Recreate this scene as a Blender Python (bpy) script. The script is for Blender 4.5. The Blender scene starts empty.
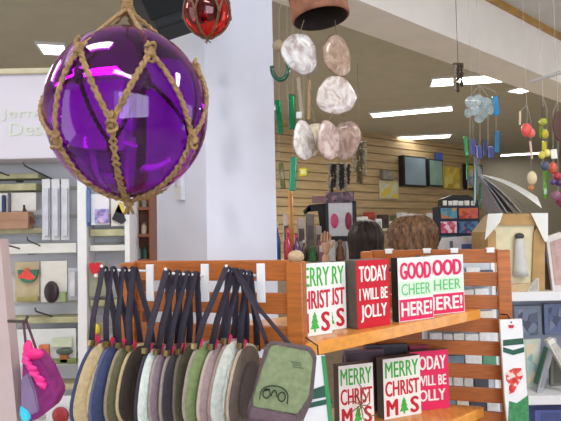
import bpy, bmesh, math, random
from mathutils import Vector, Matrix, Euler
random.seed(7)
R = math.radians
SC = bpy.context.scene
COL = SC.collection

# ------------------------------------------------------------------ camera
F = 560.0
cam_d = bpy.data.cameras.new('camera'); cam = bpy.data.objects.new('camera', cam_d); COL.objects.link(cam)
cam_d.sensor_width = 36.0; cam_d.lens = 36.0 * F / 561.0; cam_d.clip_start = .02
CAMROT = Matrix.Rotation(R(92.5), 3, 'X') @ Matrix.Rotation(R(-1.2), 3, 'Z')
EYE = Vector((0, 0, 1.6))
cam.matrix_world = Matrix.Translation(EYE) @ CAMROT.to_4x4()
SC.camera = cam

def W(px, py, D):
    """the point of the place seen at this pixel whose world y is D"""
    d = CAMROT @ Vector(((px - 280.5) / F, -(py - 210.5) / F, -1.0))
    return EYE + d * (D / d.y)

# ------------------------------------------------------------------ world, light, exposure
w = bpy.data.worlds.new('world'); SC.world = w; w.use_nodes = True
w.node_tree.nodes['Background'].inputs[0].default_value = (.80, .87, 1.0, 1)
w.node_tree.nodes['Background'].inputs[1].default_value = .35
SC.view_settings.view_transform = 'Standard'; SC.view_settings.look = 'None'
SC.view_settings.exposure = -0.12; SC.view_settings.gamma = 1.0; SC.view_settings.use_curve_mapping = False

def area(name, loc, size, energy, col, rot=(0, 0, 0)):
    d = bpy.data.lights.new(name, 'AREA'); d.shape = 'RECTANGLE'; d.size, d.size_y = size
    d.energy = energy; d.color = col
    o = bpy.data.objects.new(name, d); COL.objects.link(o); o.location = loc; o.rotation_euler = rot
    return o
# unseen fluorescent troffers over and behind the camera, daylight through the shop windows behind it; far and side fills are added
area('fluorescent_near_left', (-1.05, .60, 3.17), (1.2, .28), 26, (1, .96, .9), (0, 0, R(-20)))
area('fluorescent_near_right', (2.1, .9, 3.17), (1.2, .3), 52, (1, .96, .9), (0, 0, R(-20)))
area('fluorescent_behind', (.2, -1.2, 3.17), (1.2, .3), 34, (1, .96, .9), (0, 0, R(-20)))
area('fluorescent_left_aisle', (-2.6, 2.0, 3.17), (1.2, .3), 22, (1, .96, .9), (0, 0, R(-20)))
area('far_left_fill', (-2.0, 5.0, 3.17), (1.2, .6), 60, (1, .96, .9))  # this and the next two are added fill to brighten the far room
area('far_middle_fill', (1.0, 5.6, 3.0), (1.2, .6), 60, (1, .96, .9))
area('far_right_fill', (4.6, 6.0, 3.17), (1.2, .6), 70, (1, .96, .9))
area('right_side_fill', (7.2, 3.0, 1.5), (7.0, 2.2), 130, (.86, .92, 1.0), (0, R(90), 0))  # added soft fill before a windowless wall, lifts ambient and ceiling
area('left_side_fill', (-4.2, .0, 1.5), (5.0, 2.2), 90, (.86, .92, 1.0), (0, R(-90), 0))  # matching fill added on the left, no window there either
area('shop_window_daylight', (1.3, -2.35, 1.75), (2.6, 1.7), 85, (.80, .88, 1.0), (R(90), 0, 0))

# ------------------------------------------------------------------ materials
def lin(c):
    return tuple((x / 12.92 if x <= .04045 else ((x + .055) / 1.055) ** 2.4) for x in [v / 255 for v in c])
MC = {}
def mat(c, rough=.6, var=.12, scale=30, metal=0, stretch=None, bump=0, trans=0, emis=0, ior=1.45, coat=0, wave=None):
    key = (c, rough, var, scale, metal, stretch, bump, trans, emis, coat, wave)
    if key in MC: return MC[key]
    m = bpy.data.materials.new('surface_%d_%d_%d' % c); m.use_nodes = True
    nt = m.node_tree; b = nt.nodes['Principled BSDF']; L = nt.links.new
    col = lin(c)
    tc = nt.nodes.new('ShaderNodeTexCoord'); mp = nt.nodes.new('ShaderNodeMapping')
    L(tc.outputs['Object'], mp.inputs[0])
    if stretch: mp.inputs['Scale'].default_value = stretch
    nz = nt.nodes.new('ShaderNodeTexNoise'); nz.inputs['Scale'].default_value = scale; nz.inputs['Detail'].default_value = 4
    L(mp.outputs[0], nz.inputs['Vector'])
    rp = nt.nodes.new('ShaderNodeValToRGB')
    rp.color_ramp.elements[0].position = .3; rp.color_ramp.elements[1].position = .7
    rp.color_ramp.elements[0].color = (*[x * (1 - var) for x in col], 1)
    rp.color_ramp.elements[1].color = (*[min(1, x * (1 + var)) for x in col], 1)
    L(nz.outputs['Fac'], rp.inputs[0]); L(rp.outputs[0], b.inputs['Base Color'])
    b.inputs['Roughness'].default_value = rough; b.inputs['Metallic'].default_value = metal
    b.inputs['Transmission Weight'].default_value = trans; b.inputs['IOR'].default_value = ior
    b.inputs['Coat Weight'].default_value = coat
    if bump:
        bp = nt.nodes.new('ShaderNodeBump'); bp.inputs['Strength'].default_value = bump; bp.inputs['Distance'].default_value = .01
        L(nz.outputs['Fac'], bp.inputs['Height']); L(bp.outputs[0], b.inputs['Normal'])
    if emis:
        b.inputs['Emission Color'].default_value = (*col, 1); b.inputs['Emission Strength'].default_value = emis
    MC[key] = m; return m
def patches(cols, scale=40, rough=.6):
    """printed picture: a few flat colours scattered by a voronoi pattern"""
    key = ('p', tuple(cols), scale)
    if key in MC: return MC[key]
    m = bpy.data.materials.new('printed_pattern'); m.use_nodes = True
    nt = m.node_tree; b = nt.nodes['Principled BSDF']; L = nt.links.new
    tc = nt.nodes.new('ShaderNodeTexCoord'); v = nt.nodes.new('ShaderNodeTexVoronoi'); v.inputs['Scale'].default_value = scale
    sp = nt.nodes.new('ShaderNodeSeparateColor'); rp = nt.nodes.new('ShaderNodeValToRGB'); rp.color_ramp.interpolation = 'CONSTANT'
    L(tc.outputs['Object'], v.inputs['Vector']); L(v.outputs['Color'], sp.inputs[0]); L(sp.outputs[0], rp.inputs[0])
    e = rp.color_ramp.elements
    while len(e) < len(cols): e.new(.5)
    for i, c in enumerate(cols): e[i].position = i / len(cols); e[i].color = (*lin(c), 1)
    L(rp.outputs[0], b.inputs['Base Color']); b.inputs['Roughness'].default_value = rough
    MC[key] = m; return m

WHITE = (226, 226, 228)
m_oak = mat((172, 98, 38), .45, .25, 9, stretch=(1, 1, 9), coat=.15)
m_oak_h = mat((166, 92, 36), .45, .25, 9, stretch=(2, 2, 30), coat=.15)
m_shelf = mat((214, 142, 66), .35, .2, 8, stretch=(9, 1.5, 1), coat=.3)
m_white = mat(WHITE, .5, .03)
m_metal = mat((200, 202, 206), .3, .05, metal=.7)
m_black = mat((22, 22, 26), .5, .2)
m_cord = mat((120, 104, 84), .8, .2)
m_thin = mat((170, 166, 158), .5, 0)
m_rope = mat((146, 116, 76), .85, .35, 160, bump=.6)
m_rope2 = mat((112, 78, 56), .85, .3, 200)
m_lamp = mat((255, 252, 244), .5, 0, emis=7.0)
m_clear = mat((215, 225, 225), .08, 0, trans=.9)

# ------------------------------------------------------------------ mesh builder
class MB:
    def __init__(s): s.bm = bmesh.new()
    def _x(s, vs, M):
        if M is not None: bmesh.ops.transform(s.bm, matrix=M, verts=vs)
    def box(s, c, d, rz=0, rx=0, ry=0, bevel=0):
        r = bmesh.ops.create_cube(s.bm, size=1); vs = r['verts']
        bmesh.ops.scale(s.bm, vec=d, verts=vs)
        if bevel:
            es = list({e for v in vs for e in v.link_edges})
            rb = bmesh.ops.bevel(s.bm, geom=es, offset=bevel, segments=2, affect='EDGES', profile=.6)
            vs = list({v for f in rb['faces'] for v in f.verts} | {v for v in vs if v.is_valid})
            done = set(vs); st = list(vs)
            while st:
                v = st.pop()
                for e in v.link_edges:
                    o = e.other_vert(v)
                    if o not in done: done.add(o); st.append(o)
            vs = list(done)
        s._x(vs, Matrix.Translation(c) @ Euler((rx, ry, rz)).to_matrix().to_4x4()); return s
    def tube(s, pts, r, n=8, cap=True, r2=None):
        pts = [Vector(p) for p in pts]; rings = []; N = len(pts)
        for i, p in enumerate(pts):
            t = (pts[min(i + 1, N - 1)] - pts[max(i - 1, 0)])
            t = t.normalized() if t.length > 1e-9 else Vector((0, 0, 1))
            if i == 0:
                up = Vector((0, 0, 1)) if abs(t.z) < .9 else Vector((1, 0, 0)); a = t.cross(up).normalized()
            else:
                a = (a - t * a.dot(t)); a = a.normalized() if a.length > 1e-6 else t.orthogonal().normalized()
            b = t.cross(a); rr = r[i] if isinstance(r, (list, tuple)) else r; q = rr if r2 is None else r2
            rings.append([s.bm.verts.new(p + a * math.cos(2 * math.pi * k / n) * rr + b * math.sin(2 * math.pi * k / n) * q) for k in range(n)])
        for A, B in zip(rings, rings[1:]):
            for k in range(n): s.bm.faces.new((A[k], A[(k + 1) % n], B[(k + 1) % n], B[k]))
        if cap: s.bm.faces.new(rings[0][::-1]); s.bm.faces.new(rings[-1])
        return s
    def lathe(s, prof, n=24, M=None, wob=0, ph=0):
        rings = []; allv = []
        for r, z in prof:
            if r < 1e-6: v = [s.bm.verts.new((0, 0, z))]
            else: v = [s.bm.verts.new((r * (1 + wob * math.sin(5 * a + ph)) * math.cos(a), r * (1 + wob * math.sin(5 * a + ph)) * math.sin(a), z)) for a in [2 * math.pi * k / n for k in range(n)]]
            rings.append(v); allv += v
        for A, B in zip(rings, rings[1:]):
            for k in range(n):
                k2 = (k + 1) % n
                if len(A) == 1 and len(B) == 1: continue
                if len(A) == 1: s.bm.faces.new((A[0], B[k], B[k2]))
                elif len(B) == 1: s.bm.faces.new((A[k], A[k2], B[0]))
                else: s.bm.faces.new((A[k], A[k2], B[k2], B[k]))
        s._x(allv, M); return s
    def ball(s, c, r, n=16, scale=(1, 1, 1)):
        rr = bmesh.ops.create_uvsphere(s.bm, u_segments=n, v_segments=max(6, n // 2), radius=r)
        s._x(rr['verts'], Matrix.Translation(c) @ Matrix.Diagonal((*scale, 1))); return s
    def prism(s, poly, z0, z1, M=None):
        """polygon in xy, extruded in z"""
        a = [s.bm.verts.new((x, y, z0)) for x, y in poly]; b = [s.bm.verts.new((x, y, z1)) for x, y in poly]
        s.bm.faces.new(a[::-1]); s.bm.faces.new(b); n = len(a)
        for k in range(n): s.bm.faces.new((a[k], a[(k + 1) % n], b[(k + 1) % n], b[k]))
        s._x(a + b, M); return s
    def front(s, poly, y0, y1, M=None):
        """polygon in xz (as seen from -y), extruded in y"""
        T = Matrix(((1, 0, 0, 0), (0, 0, 1, 0), (0, 1, 0, 0), (0, 0, 0, 1)))
        return s.prism(poly, y0, y1, (M @ T) if M is not None else T)
    def text(s, t, x0, x1, z0, z1, y, depth=.001, bold=.03):
        """flat lettering facing -y that fills the rectangle"""
        cu = bpy.data.curves.new('t', 'FONT'); cu.body = t; cu.resolution_u = 3
        o = bpy.data.objects.new('t', cu); COL.objects.link(o)
        dg = bpy.context.evaluated_depsgraph_get(); dg.update()
        me = bpy.data.meshes.new_from_object(o.evaluated_get(dg))
        bpy.data.objects.remove(o)
        xs = [v.co.x for v in me.vertices]; ys = [v.co.y for v in me.vertices]
        if not xs: return s
        ax, bx, ay, by = min(xs), max(xs), min(ys), max(ys)
        fs = []; bw = bold * (x1 - x0) / max(1, len(t)) * 1.6
        for dx, dz in (((0, 0),) if bold <= 0 else ((-bw, 0), (bw, 0), (0, bw * .5), (0, -bw * .5))):
            vs = [s.bm.verts.new((x0 + bw + (v.co.x - ax) / (bx - ax) * (x1 - x0 - 2 * bw) + dx, y - dx * .02 - dz * .03, z0 + (v.co.y - ay) / (by - ay) * (z1 - z0) + dz)) for v in me.vertices]
            for p in me.polygons:
                try: fs.append(s.bm.faces.new([vs[i] for i in p.vertices]))
                except ValueError: pass
        r = bmesh.ops.extrude_face_region(s.bm, geom=fs)
        for g in r['geom']:
            if isinstance(g, bmesh.types.BMVert): g.co.y -= depth
        bpy.data.meshes.remove(me); return s
    def build(s, name, m, parent=None, world=False, smooth=False, loc=None):
        if world and parent is not None:
            Mi = parent.matrix_world.inverted() if False else (Matrix.Translation(parent.location) @ parent.rotation_euler.to_matrix().to_4x4()).inverted()
            bmesh.ops.transform(s.bm, matrix=Mi, verts=s.bm.verts)
        bmesh.ops.recalc_face_normals(s.bm, faces=s.bm.faces)
        me = bpy.data.meshes.new(name); s.bm.to_mesh(me); s.bm.free()
        if m: me.materials.append(m)
        if smooth:
            for p in me.polygons: p.use_smooth = True
        o = bpy.data.objects.new(name, me); COL.objects.link(o)
        if parent is not None: o.parent = parent
        if loc is not None: o.location = loc
        return o

def tag(o, label, cat, group=None):
    o['label'] = label; o['category'] = cat
    if group: o['group'] = group
    return o
def thing(name, label, cat, loc=(0, 0, 0), rz=0, group=None, rx=0, ry=0):
    o = bpy.data.objects.new(name, None); o.empty_display_size = .05; COL.objects.link(o)
    o.location = loc; o.rotation_euler = (rx, ry, rz); return tag(o, label, cat, group)
def struct(name, mb, m):
    o = mb.build(name, m); o['kind'] = 'structure'; return o
def copy_tree(o, parent=None):
    c = o.copy(); COL.objects.link(c)
    if parent: c.parent = parent
    for ch in [x for x in bpy.data.objects if x.parent == o]: copy_tree(ch, c)
    return c
CEIL = 3.2

# ------------------------------------------------------------------ the setting
struct('floor', MB().box((1.5, 4.5, -.05), (12, 16, .1)), mat((176, 164, 146), .8, .15, 60))
# beam and column lie on one line that runs away to the right
DB = Vector((.74, .67, 0)).normalized(); NB = Vector((-.67, .74, 0)).normalized()
P0 = Vector((-.317, 2.40, 0))
def onbeam(s, n, z): return P0 + DB * s + NB * n + Vector((0, 0, z))
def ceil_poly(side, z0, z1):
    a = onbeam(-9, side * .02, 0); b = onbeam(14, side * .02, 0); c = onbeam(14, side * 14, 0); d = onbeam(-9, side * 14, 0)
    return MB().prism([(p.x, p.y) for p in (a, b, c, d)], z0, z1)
struct('ceiling', ceil_poly(1, CEIL, CEIL + .1), mat((190, 186, 172), .9, .05, 5))
struct('ceiling', ceil_poly(-1, CEIL, CEIL + .1), mat((205, 204, 202), .9, .04, 5))  # near side coloured lighter, standing in for the stronger light there
bm_ = MB(); Z0 = 2.80
cb = onbeam(4.0, -.03, (Z0 + CEIL) / 2)
bm_.box(cb, (12.0, .29, CEIL - Z0), rz=math.atan2(DB.y, DB.x))
struct('trim_1', bm_, mat((244, 238, 232), .55, .03, 6))
struct('trim_2', MB().box(onbeam(4.0, -.19, CEIL - .02), (12.0, .03, .04), rz=math.atan2(DB.y, DB.x)), mat((176, 132, 60), .4, .2, 12))
col = MB().prism([(p.x, p.y) for p in (onbeam(0, 0, 0), onbeam(.40, 0, 0), onbeam(.40, .48, 0), onbeam(0, .48, 0))], 0, Z0)
struct('wall_column', col, mat((230, 234, 252), .6, .04, 4, bump=.05))
# slatwall at the back, boards with dark grooves between them
def slatwall(a, b, z0, z1, pitch, m, name):
    a = Vector(a); b = Vector(b); d = (b - a); L = d.length; rz = math.atan2(d.y, d.x); c = (a + b) / 2
    mb = MB(); mb.box((c.x + .03 * math.sin(rz) * -1, c.y + .03 * math.cos(rz), (z0 + z1) / 2), (L, .02, z1 - z0), rz=rz)
    z = z0
    while z < z1 - .01:
        h = min(pitch * .86, z1 - z); mb.box((c.x, c.y, z + h / 2), (L, .025, h), rz=rz); z += pitch
    return struct(name, mb, m)
SWA, SWB = (-1.0, 6.9), (3.9, 10.8)
slatwall(SWA, SWB, 0, CEIL, .125, mat((184, 158, 118), .6, .2, 2.5, stretch=(1, 1, 12)), 'wall_back')
struct('wall_left', MB().box((-4.4, 4.5, CEIL / 2), (.1, 16, CEIL)), mat((206, 202, 196), .8, .05))
struct('wall_right', MB().box((7.4, 4.5, CEIL / 2), (.1, 16, CEIL)), mat((188, 182, 170), .8, .05))
struct('wall_far', MB().box((1.5, 12.4, CEIL / 2), (12, .1, CEIL)), mat((176, 168, 150), .8, .05))
wf = MB()
wf.box((-2.45, -2.5, CEIL / 2), (4.1, .12, CEIL)).box((5.0, -2.5, CEIL / 2), (5.0, .12, CEIL)).box((1.05, -2.5, .4), (2.9, .12, .8)).box((1.05, -2.5, 2.95), (2.9, .12, .5))
wf.box((1.05, -2.5, 1.75), (.5, .12, 1.9))
struct('wall_front', wf, mat((200, 196, 190), .8, .05))
for i, x in enumerate((.2, 1.9)):
    f = MB()
    for dx in (-.56, 0, .56): f.box((x + dx, -2.47, 1.75), (.06, .05, 1.9))
    for dz in (-.92, 0, .92): f.box((x, -2.47, 1.75 + dz), (1.18, .05, .06))
    fo = struct('window_%d' % (i + 1), f, m_white)
    MB().box((x, -2.5, 1.75), (1.15, .01, 1.85)).build('pane', mat((205, 222, 255), .1, 0, emis=2.2), fo)

# ceiling lights
def ceiling_light(a, b, wid, label, rise=0):
    """a and b are the near long edge ends at ceiling height"""
    a = Vector((a.x, a.y, 0)); b = Vector((b.x, b.y, 0)); d = b - a; L = d.length; c = (a + b) / 2
    t = thing('ceiling_light', label, 'ceiling light', (c.x, c.y, CEIL - .022), math.atan2(d.y, d.x), 'fluorescent ceiling lights')
    fr = MB()
    for s in (-1, 1): fr.box((0, s * (wid / 2 + .01), .010), (L + .04, .02, .02)).box((s * (L / 2 + .01), 0, .010), (.02, wid, .02))
    fr.build('frame', m_white, t)
    MB().box((0, 0, .012), (L, wid, .016)).build('diffuser', m_lamp, t)
    return t
def onceil(px, py):
    p = W(px, py, 1.0) - EYE; return EYE + p * ((CEIL - .05 - EYE.z) / p.z)
ceiling_light(onceil(432, 86), onceil(506, 81), .30, 'bright ceiling light strip just under the grey beam')
ceiling_light(onceil(372, 118), onceil(452, 111), .26, 'bright ceiling light strip second from the beam, above the slat wall')
ceiling_light(onceil(362, 142), onceil(450, 138), .30, 'long bright ceiling light strip just above the framed pictures')
ceiling_light(onceil(501, 157), onceil(552, 154), .3, 'farthest bright ceiling light strip, low behind the yellow green chime')
ceiling_light(onceil(519, 91), onceil(532, 93), .3, 'small bright ceiling light tucked against the beam at the right')
ceiling_light(onceil(41, 53), onceil(66, 54), .25, 'bright ceiling light left of the purple glass float')

# ------------------------------------------------------------------ glass floats in rope nets
def glass(c, rough=.02):
    m = bpy.data.materials.new('tinted_glass'); m.use_nodes = True; b = m.node_tree.nodes['Principled BSDF']
    b.inputs['Base Color'].default_value = (*c, 1); b.inputs['Transmission Weight'].default_value = 1
    b.inputs['Roughness'].default_value = rough; b.inputs['IOR'].default_value = 1.45
    return m
def on_ball(px, py, c, r, zs):
    d = W(px, py, 1) - EYE; S = Vector((1, 1, 1 / zs)); o = (EYE - c) * 1.0; o = Vector((o.x, o.y, o.z / zs)); d = Vector((d.x, d.y, d.z / zs))
    A = d.dot(d); B = 2 * o.dot(d); C_ = o.dot(o) - r * r * 1.03; q = B * B - 4 * A * C_
    u = (-B - math.sqrt(max(0, q))) / (2 * A); p = (o + d * u).normalized()
    f = Vector((-c.x, -c.y, 0)).normalized(); rt = Vector((-f.y, f.x, 0))
    return (math.degrees(math.atan2(p.dot(rt), p.dot(f))), math.degrees(math.asin(max(-1, min(1, p.z)))))
def glass_float(label, c, r, zs, upper, mid, rope_r, gm, rm, knot_r, top, bot):
    t = thing('glass_float', label, 'glass float', c, 0, None)
    gb = MB(); gb.ball((0, 0, 0), r, 64, (1, 1, zs))
    ob = gb.build('glass_ball', gm, t, smooth=True)
    ib = MB(); ib.ball((0, 0, 0), r * .955, 48, (1, 1, zs)); bmesh.ops.reverse_faces(ib.bm, faces=ib.bm.faces)
    # inner skin of the hollow ball, joined into the same mesh with inward normals
    me = ob.data; b2 = bmesh.new(); b2.from_mesh(me); n0 = len(b2.faces)
    tmp = bpy.data.meshes.new('x'); ib.bm.to_mesh(tmp); ib.bm.free(); b2.from_mesh(tmp); bpy.data.meshes.remove(tmp)
    b2.to_mesh(me); b2.free()
    for p in me.polygons: p.use_smooth = True
    f = Vector((-c.x, -c.y, 0)).normalized(); rt = Vector((-f.y, f.x, 0))
    def dirn(ph, el):
        ph = R(ph); el = R(el); return (f * math.cos(ph) + rt * math.sin(ph)) * math.cos(el) + Vector((0, 0, math.sin(el)))
    def onb(d, off): d = d.normalized(); return Vector((d.x * (r + off), d.y * (r + off), d.z * (r * zs + off)))
    def arc(d0, d1, n=22):
        om = d0.angle(d1); return [onb((d0 * math.sin((1 - k / n) * om) + d1 * math.sin(k / n * om)) / math.sin(om), rope_r * 1.0) for k in range(n + 1)]
    def rope(mb, pts, sep=1.0):
        """two strands laid round each other"""
        acc = 0; A = []; B = []
        for i, p in enumerate(pts):
            q = pts[min(i + 1, len(pts) - 1)] - pts[max(i - 1, 0)]; q.normalize()
            if i: acc += (p - pts[i - 1]).length
            n = p.normalized(); s = q.cross(n).normalized(); an = acc / (rope_r * 9) * 2 * math.pi
            o = (s * math.cos(an) + n * math.sin(an) * .5) * rope_r * .95 * sep
            A.append(p + o); B.append(p - o)
        mb.tube(A, rope_r, 7); mb.tube(B, rope_r, 7)
    net = MB(); apex = Vector((0, 0, top)); N = len(upper)
    U = [dirn(*u) for u in upper]; Md = [dirn(*u) for u in mid]
    for k in range(N):
        p = onb(U[k], rope_r); n = 12
        mid_ = onb((U[k] + Vector((0, 0, 1.35))).normalized(), rope_r * 1.4)
        pts = []
        for i in range(n + 1):
            s = i / n; pts.append(p * (1 - s) ** 2 + mid_ * 2 * s * (1 - s) * 1.0 + apex * s * s)
        rope(net, pts, 1.5)
        rope(net, arc(U[k], Md[k])); rope(net, arc(U[k], Md[k - 1]))
        b0 = onb(Md[k], rope_r); a = arc(Md[k], (Vector((0, 0, -1)) + Md[k] * .12).normalized(), 18)
        rope(net, a + [Vector((0, 0, bot))], 1.7)
    net.build('rope_net', rm, t, smooth=True)
    for k, d in enumerate(U + Md):
        p = onb(d, rope_r * 1.6); kb = MB(); s = knot_r
        for j in range(3):
            tt = []; ax = Euler((j * 1.1 + k, j * .9 + k * 1.7, j)).to_matrix()
            for i in range(15):
                a = 2 * math.pi * i / 14; tt.append(p + ax @ Vector((math.cos(a) * s * .62, math.sin(a) * s * .62, .2 * s * math.sin(2 * a))) + Vector((0, 0, (j - 1) * s * .75)))
            kb.tube(tt, rope_r * .95, 7, cap=False)
        kb.ball(p, s * .55, 10, (1, 1, 1.5)); kb.build('knot', rm, t, smooth=True)
    g = MB(); g.ball((0, 0, bot), knot_r * .8, 12, (1, 1, .8))
    for j in range(4): g.tube([(0, 0, bot), (math.cos(j * 2) * .006, math.sin(j * 2) * .006, bot - knot_r * 1.6)], rope_r * .8, 6)
    g.build('bottom_knot', rm, t, smooth=True)
    hc = MB(); hc.tube([(0, 0, top - .004), (0, 0, CEIL - c.z)], rope_r * 1.3, 8); hc.ball((0, 0, top), knot_r * .8, 12, (1, 1, 1.4))
    for j in range(5):
        tt = [(math.cos(2 * math.pi * i / 12) * knot_r * .7, math.sin(2 * math.pi * i / 12) * knot_r * .7, top - .004 + j * rope_r * 1.6) for i in range(13)]
        hc.tube(tt, rope_r, 6, cap=False)
    hc.build('hanging_cord', rm, t, smooth=True)
    return t
PF = W(128, 113, .70)
glass_float('large purple glass float hanging in a knotted tan rope net', PF, .1, 1.07,
    [on_ball(80, 49, PF, .1, 1.07), on_ball(150, 53, PF, .1, 1.07), (88, 34), (160, 36), (-130, 34)], [on_ball(112, 122, PF, .1, 1.07), on_ball(191, 139, PF, .1, 1.07), (122, -8), (-166, -14), on_ball(58, 140, PF, .1, 1.07)],
    .0022, glass((.44, .020, .62)), m_rope, .0085, .134, -.114)
glass_float('small red glass float in a thin brown net, high beside the purple one', W(207, 12, 1.0), .041, 1.12,
    [(-60, 45), (0, 45), (60, 45), (120, 45), (180, 45), (-120, 45)], [(-30, -12), (30, -12), (90, -12), (150, -12), (-150, -12), (-90, -12)],
    .0013, glass((.80, .012, .02)), m_rope2, .003, .06, -.052)

# black speaker high on the column
p = W(173, 12, 2.02)
t = thing('speaker', 'black box speaker mounted high on the pale column behind the floats', 'speaker', p)
sp = MB(); sp.box((0, 0, .10), (.29, .20, .32), rz=R(20), ry=R(-24), bevel=.012); sp.build('cabinet', mat((8, 14, 20), .7, .2), t)
g = MB(); g.box((-.0, -.105, .10), (.25, .012, .28), rz=R(20), ry=R(-24)); g.build('grille', mat((10, 14, 18), .9, .4, 300), t)
g = MB(); g.box((.03, .13, .14), (.05, .06, .08)).box((.04, .165, .14), (.1, .02, .14), rz=R(42)); g.build('bracket', m_black, t)

# wall switch on the shaded face of the column
c0 = onbeam(0, .19, 0)
pz = W(187, 186, 2.54).z
t = thing('wall_switch', 'white switch box on the shaded face of the pale column', 'switch', (c0.x, c0.y, pz), math.atan2(NB.y, NB.x) + math.pi)
MB().box((0, -.012, 0), (.05, .024, .13), bevel=.004).build('cover', m_white, t)
MB().box((0, -.028, .01), (.014, .01, .03)).build('toggle', mat((190, 190, 200), .4), t)

# ------------------------------------------------------------------ oak display rack
EY = 1.6
PL = Vector((-.434, 1.62, 0)); PR = Vector((.038, 1.475, 0))
QL = Vector((.33, 2.16, 0)); QR = Vector((.795, 2.015, 0))
TOP = 1.53
t = thing('display_rack', 'orange oak display rack with slatted ends and two shelves of box signs', 'display rack', (.2, 1.8, 0))
rack = t
def end_panel(a, b, top, pitch, slat):
    d = b - a; L = d.length; rz = math.atan2(d.y, d.x)
    for q in (a, b): MB().box((q.x, q.y, top / 2), (.045, .045, top), rz=rz, bevel=.004).build('post', m_oak, rack, world=True)
    z = top - slat / 2 + .004
    k = 0
    while z > .1:
        c = (a + b) / 2
        MB().box((c.x, c.y, z), (L - .03, .02, slat), rz=rz, bevel=.003).build('slat', m_oak_h, rack, world=True); z -= pitch
end_panel(PL, PR, TOP, .087, .055); end_panel(QL, QR, TOP, .083, .050)
fin = MB().ball((PR.x, PR.y, TOP + .012), .022, 16, (1, 1, .8)); fin.build('post_cap', mat((176, 150, 118), .4), rack, world=True, smooth=True)
FR = QL.lerp(QR, .80)
for zt in (1.32, .975, .55):
    mb = MB().prism([(PR.x + .02, PR.y - .02), (FR.x, FR.y - .02), (QL.x, QL.y - .02), (PL.x, PL.y + .02)], zt - .022, zt)
    mb.build('shelf', m_shelf, rack, world=True)
    e = Vector((FR.x - PR.x - .02, FR.y - PR.y, 0)); rz = math.atan2(e.y, e.x)
    c = Vector(((FR.x + PR.x + .02) / 2, (FR.y + PR.y) / 2 - .022, zt - .0175))
    MB().box(c, (e.length, .014, .034), rz=rz, bevel=.002).build('front_lip', mat((224, 150, 66), .3, .12, 6, stretch=(1, 9, 9), coat=.3), rack, world=True)

# ------------------------------------------------------------------ box signs
RED = (196, 22, 44); GRN = (70, 176, 72); OFF = (238, 236, 230); PINK = (222, 40, 92)
m_red = mat(RED, .55, .06); m_grn = mat(GRN, .55, .06); m_off = mat(OFF, .55, .04); m_pink = mat(PINK, .55, .06)
m_side = mat((92, 84, 76), .7, .2); m_sidew = mat((120, 100, 84), .7, .2)
def tree(mb, x, z0, z1, w, y):
    h = z1 - z0
    P = [(x - w * .5, z0 + h * .16), (x + w * .5, z0 + h * .16), (x + w * .25, z0 + h * .45), (x + w * .38, z0 + h * .45), (x + w * .16, z0 + h * .72), (x + w * .25, z0 + h * .72), (x, z1),
         (x - w * .25, z0 + h * .72), (x - w * .16, z0 + h * .72), (x - w * .38, z0 + h * .45), (x - w * .25, z0 + h * .45)]
    mb.front(P, y - .0012, y + .001); mb.box((x, y, z0 + h * .08), (w * .18, .002, h * .16))
def sign(label, p, w, h, rz, kind, depth=.038, lean=0, ground=None):
    """p: middle of the bottom front edge"""
    t = thing('box_sign', label, 'sign', p, rz, None, rx=-lean)
    y = -.0015
    if kind == 'xmas':
        MB().box((0, depth / 2, h / 2), (w, depth, h), bevel=.001).build('box', m_side, t)
        MB().box((0, y + .001, h / 2), (w * .995, .002, h * .995)).build('face', m_off, t)
        MB().text('MERRY', -w * .45, w * .45, h * .68, h * .94, y, bold=.02).build('lettering', m_grn, t)['label'] = 'green lettering'
        MB().text('CHRIST', -w * .46, w * .46, h * .37, h * .62, y, bold=.035).build('lettering', m_red, t)['label'] = 'red lettering'
        MB().text('M', -w * .44, -w * .13, h * .05, h * .31, y, bold=.04).build('lettering', m_red, t)['label'] = 'red lettering'
        MB().text('S', w * .20, w * .44, h * .05, h * .31, y, bold=.05).build('lettering', m_red, t)['label'] = 'red lettering'
        tr = MB(); tree(tr, w * .03, h * .05, h * .33, w * .24, y); tr.build('tree_motif', m_grn, t)
    elif kind == 'today':
        MB().box((0, depth / 2, h / 2), (w, depth, h), bevel=.001).build('box', m_side, t)
        MB().box((0, y + .001, h / 2), (w * .995, .002, h * .995)).build('face', ground or m_red, t)
        for s, a, b, x in (('TODAY', .68, .91, .43), ('I WILL BE', .41, .58, .43), ('JOLLY', .09, .34, .40)):
            MB().text(s, -w * x, w * x, h * a, h * b, y, bold=.03).build('lettering', m_off, t)
    elif kind == 'cheer':
        MB().box((0, depth / 2, h / 2), (w, depth, h), bevel=.001).build('box', mat((40, 30, 28), .7, .2), t)
        MB().box((0, y + .001, h / 2), (w * .995, .002, h * .995)).build('face', m_off, t)
        fr = MB(); fr.box((0, y + .0005, h * .18), (w * .97, .002, h * .33)); fr.build('lower_band', m_pink, t)
        fg = MB(); fg.box((0, y + .0005, h * .50), (w * .97, .002, h * .24)); fg.build('middle_band', mat((214, 232, 210), .6, .05), t)
        MB().text('GOOD', -w * .45, w * .45, h * .66, h * .92, y - .001, bold=.045).build('lettering', m_pink, t)['label'] = 'crimson lettering'
        MB().text('CHEER', -w * .42, w * .42, h * .41, h * .59, y - .001, bold=.0).build('lettering', mat((96, 196, 120), .6), t)['label'] = 'thin green lettering'
        MB().text('HERE!', -w * .44, w * .44, h * .08, h * .30, y - .001, bold=.03).build('lettering', m_off, t)['label'] = 'white lettering'
    return t
def onz(px, py, z):
    d = W(px, py, 1) - EYE; return EYE + d * ((z - EYE.z) / d.z)
SZ = 1.3205; YW = R(36)
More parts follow.
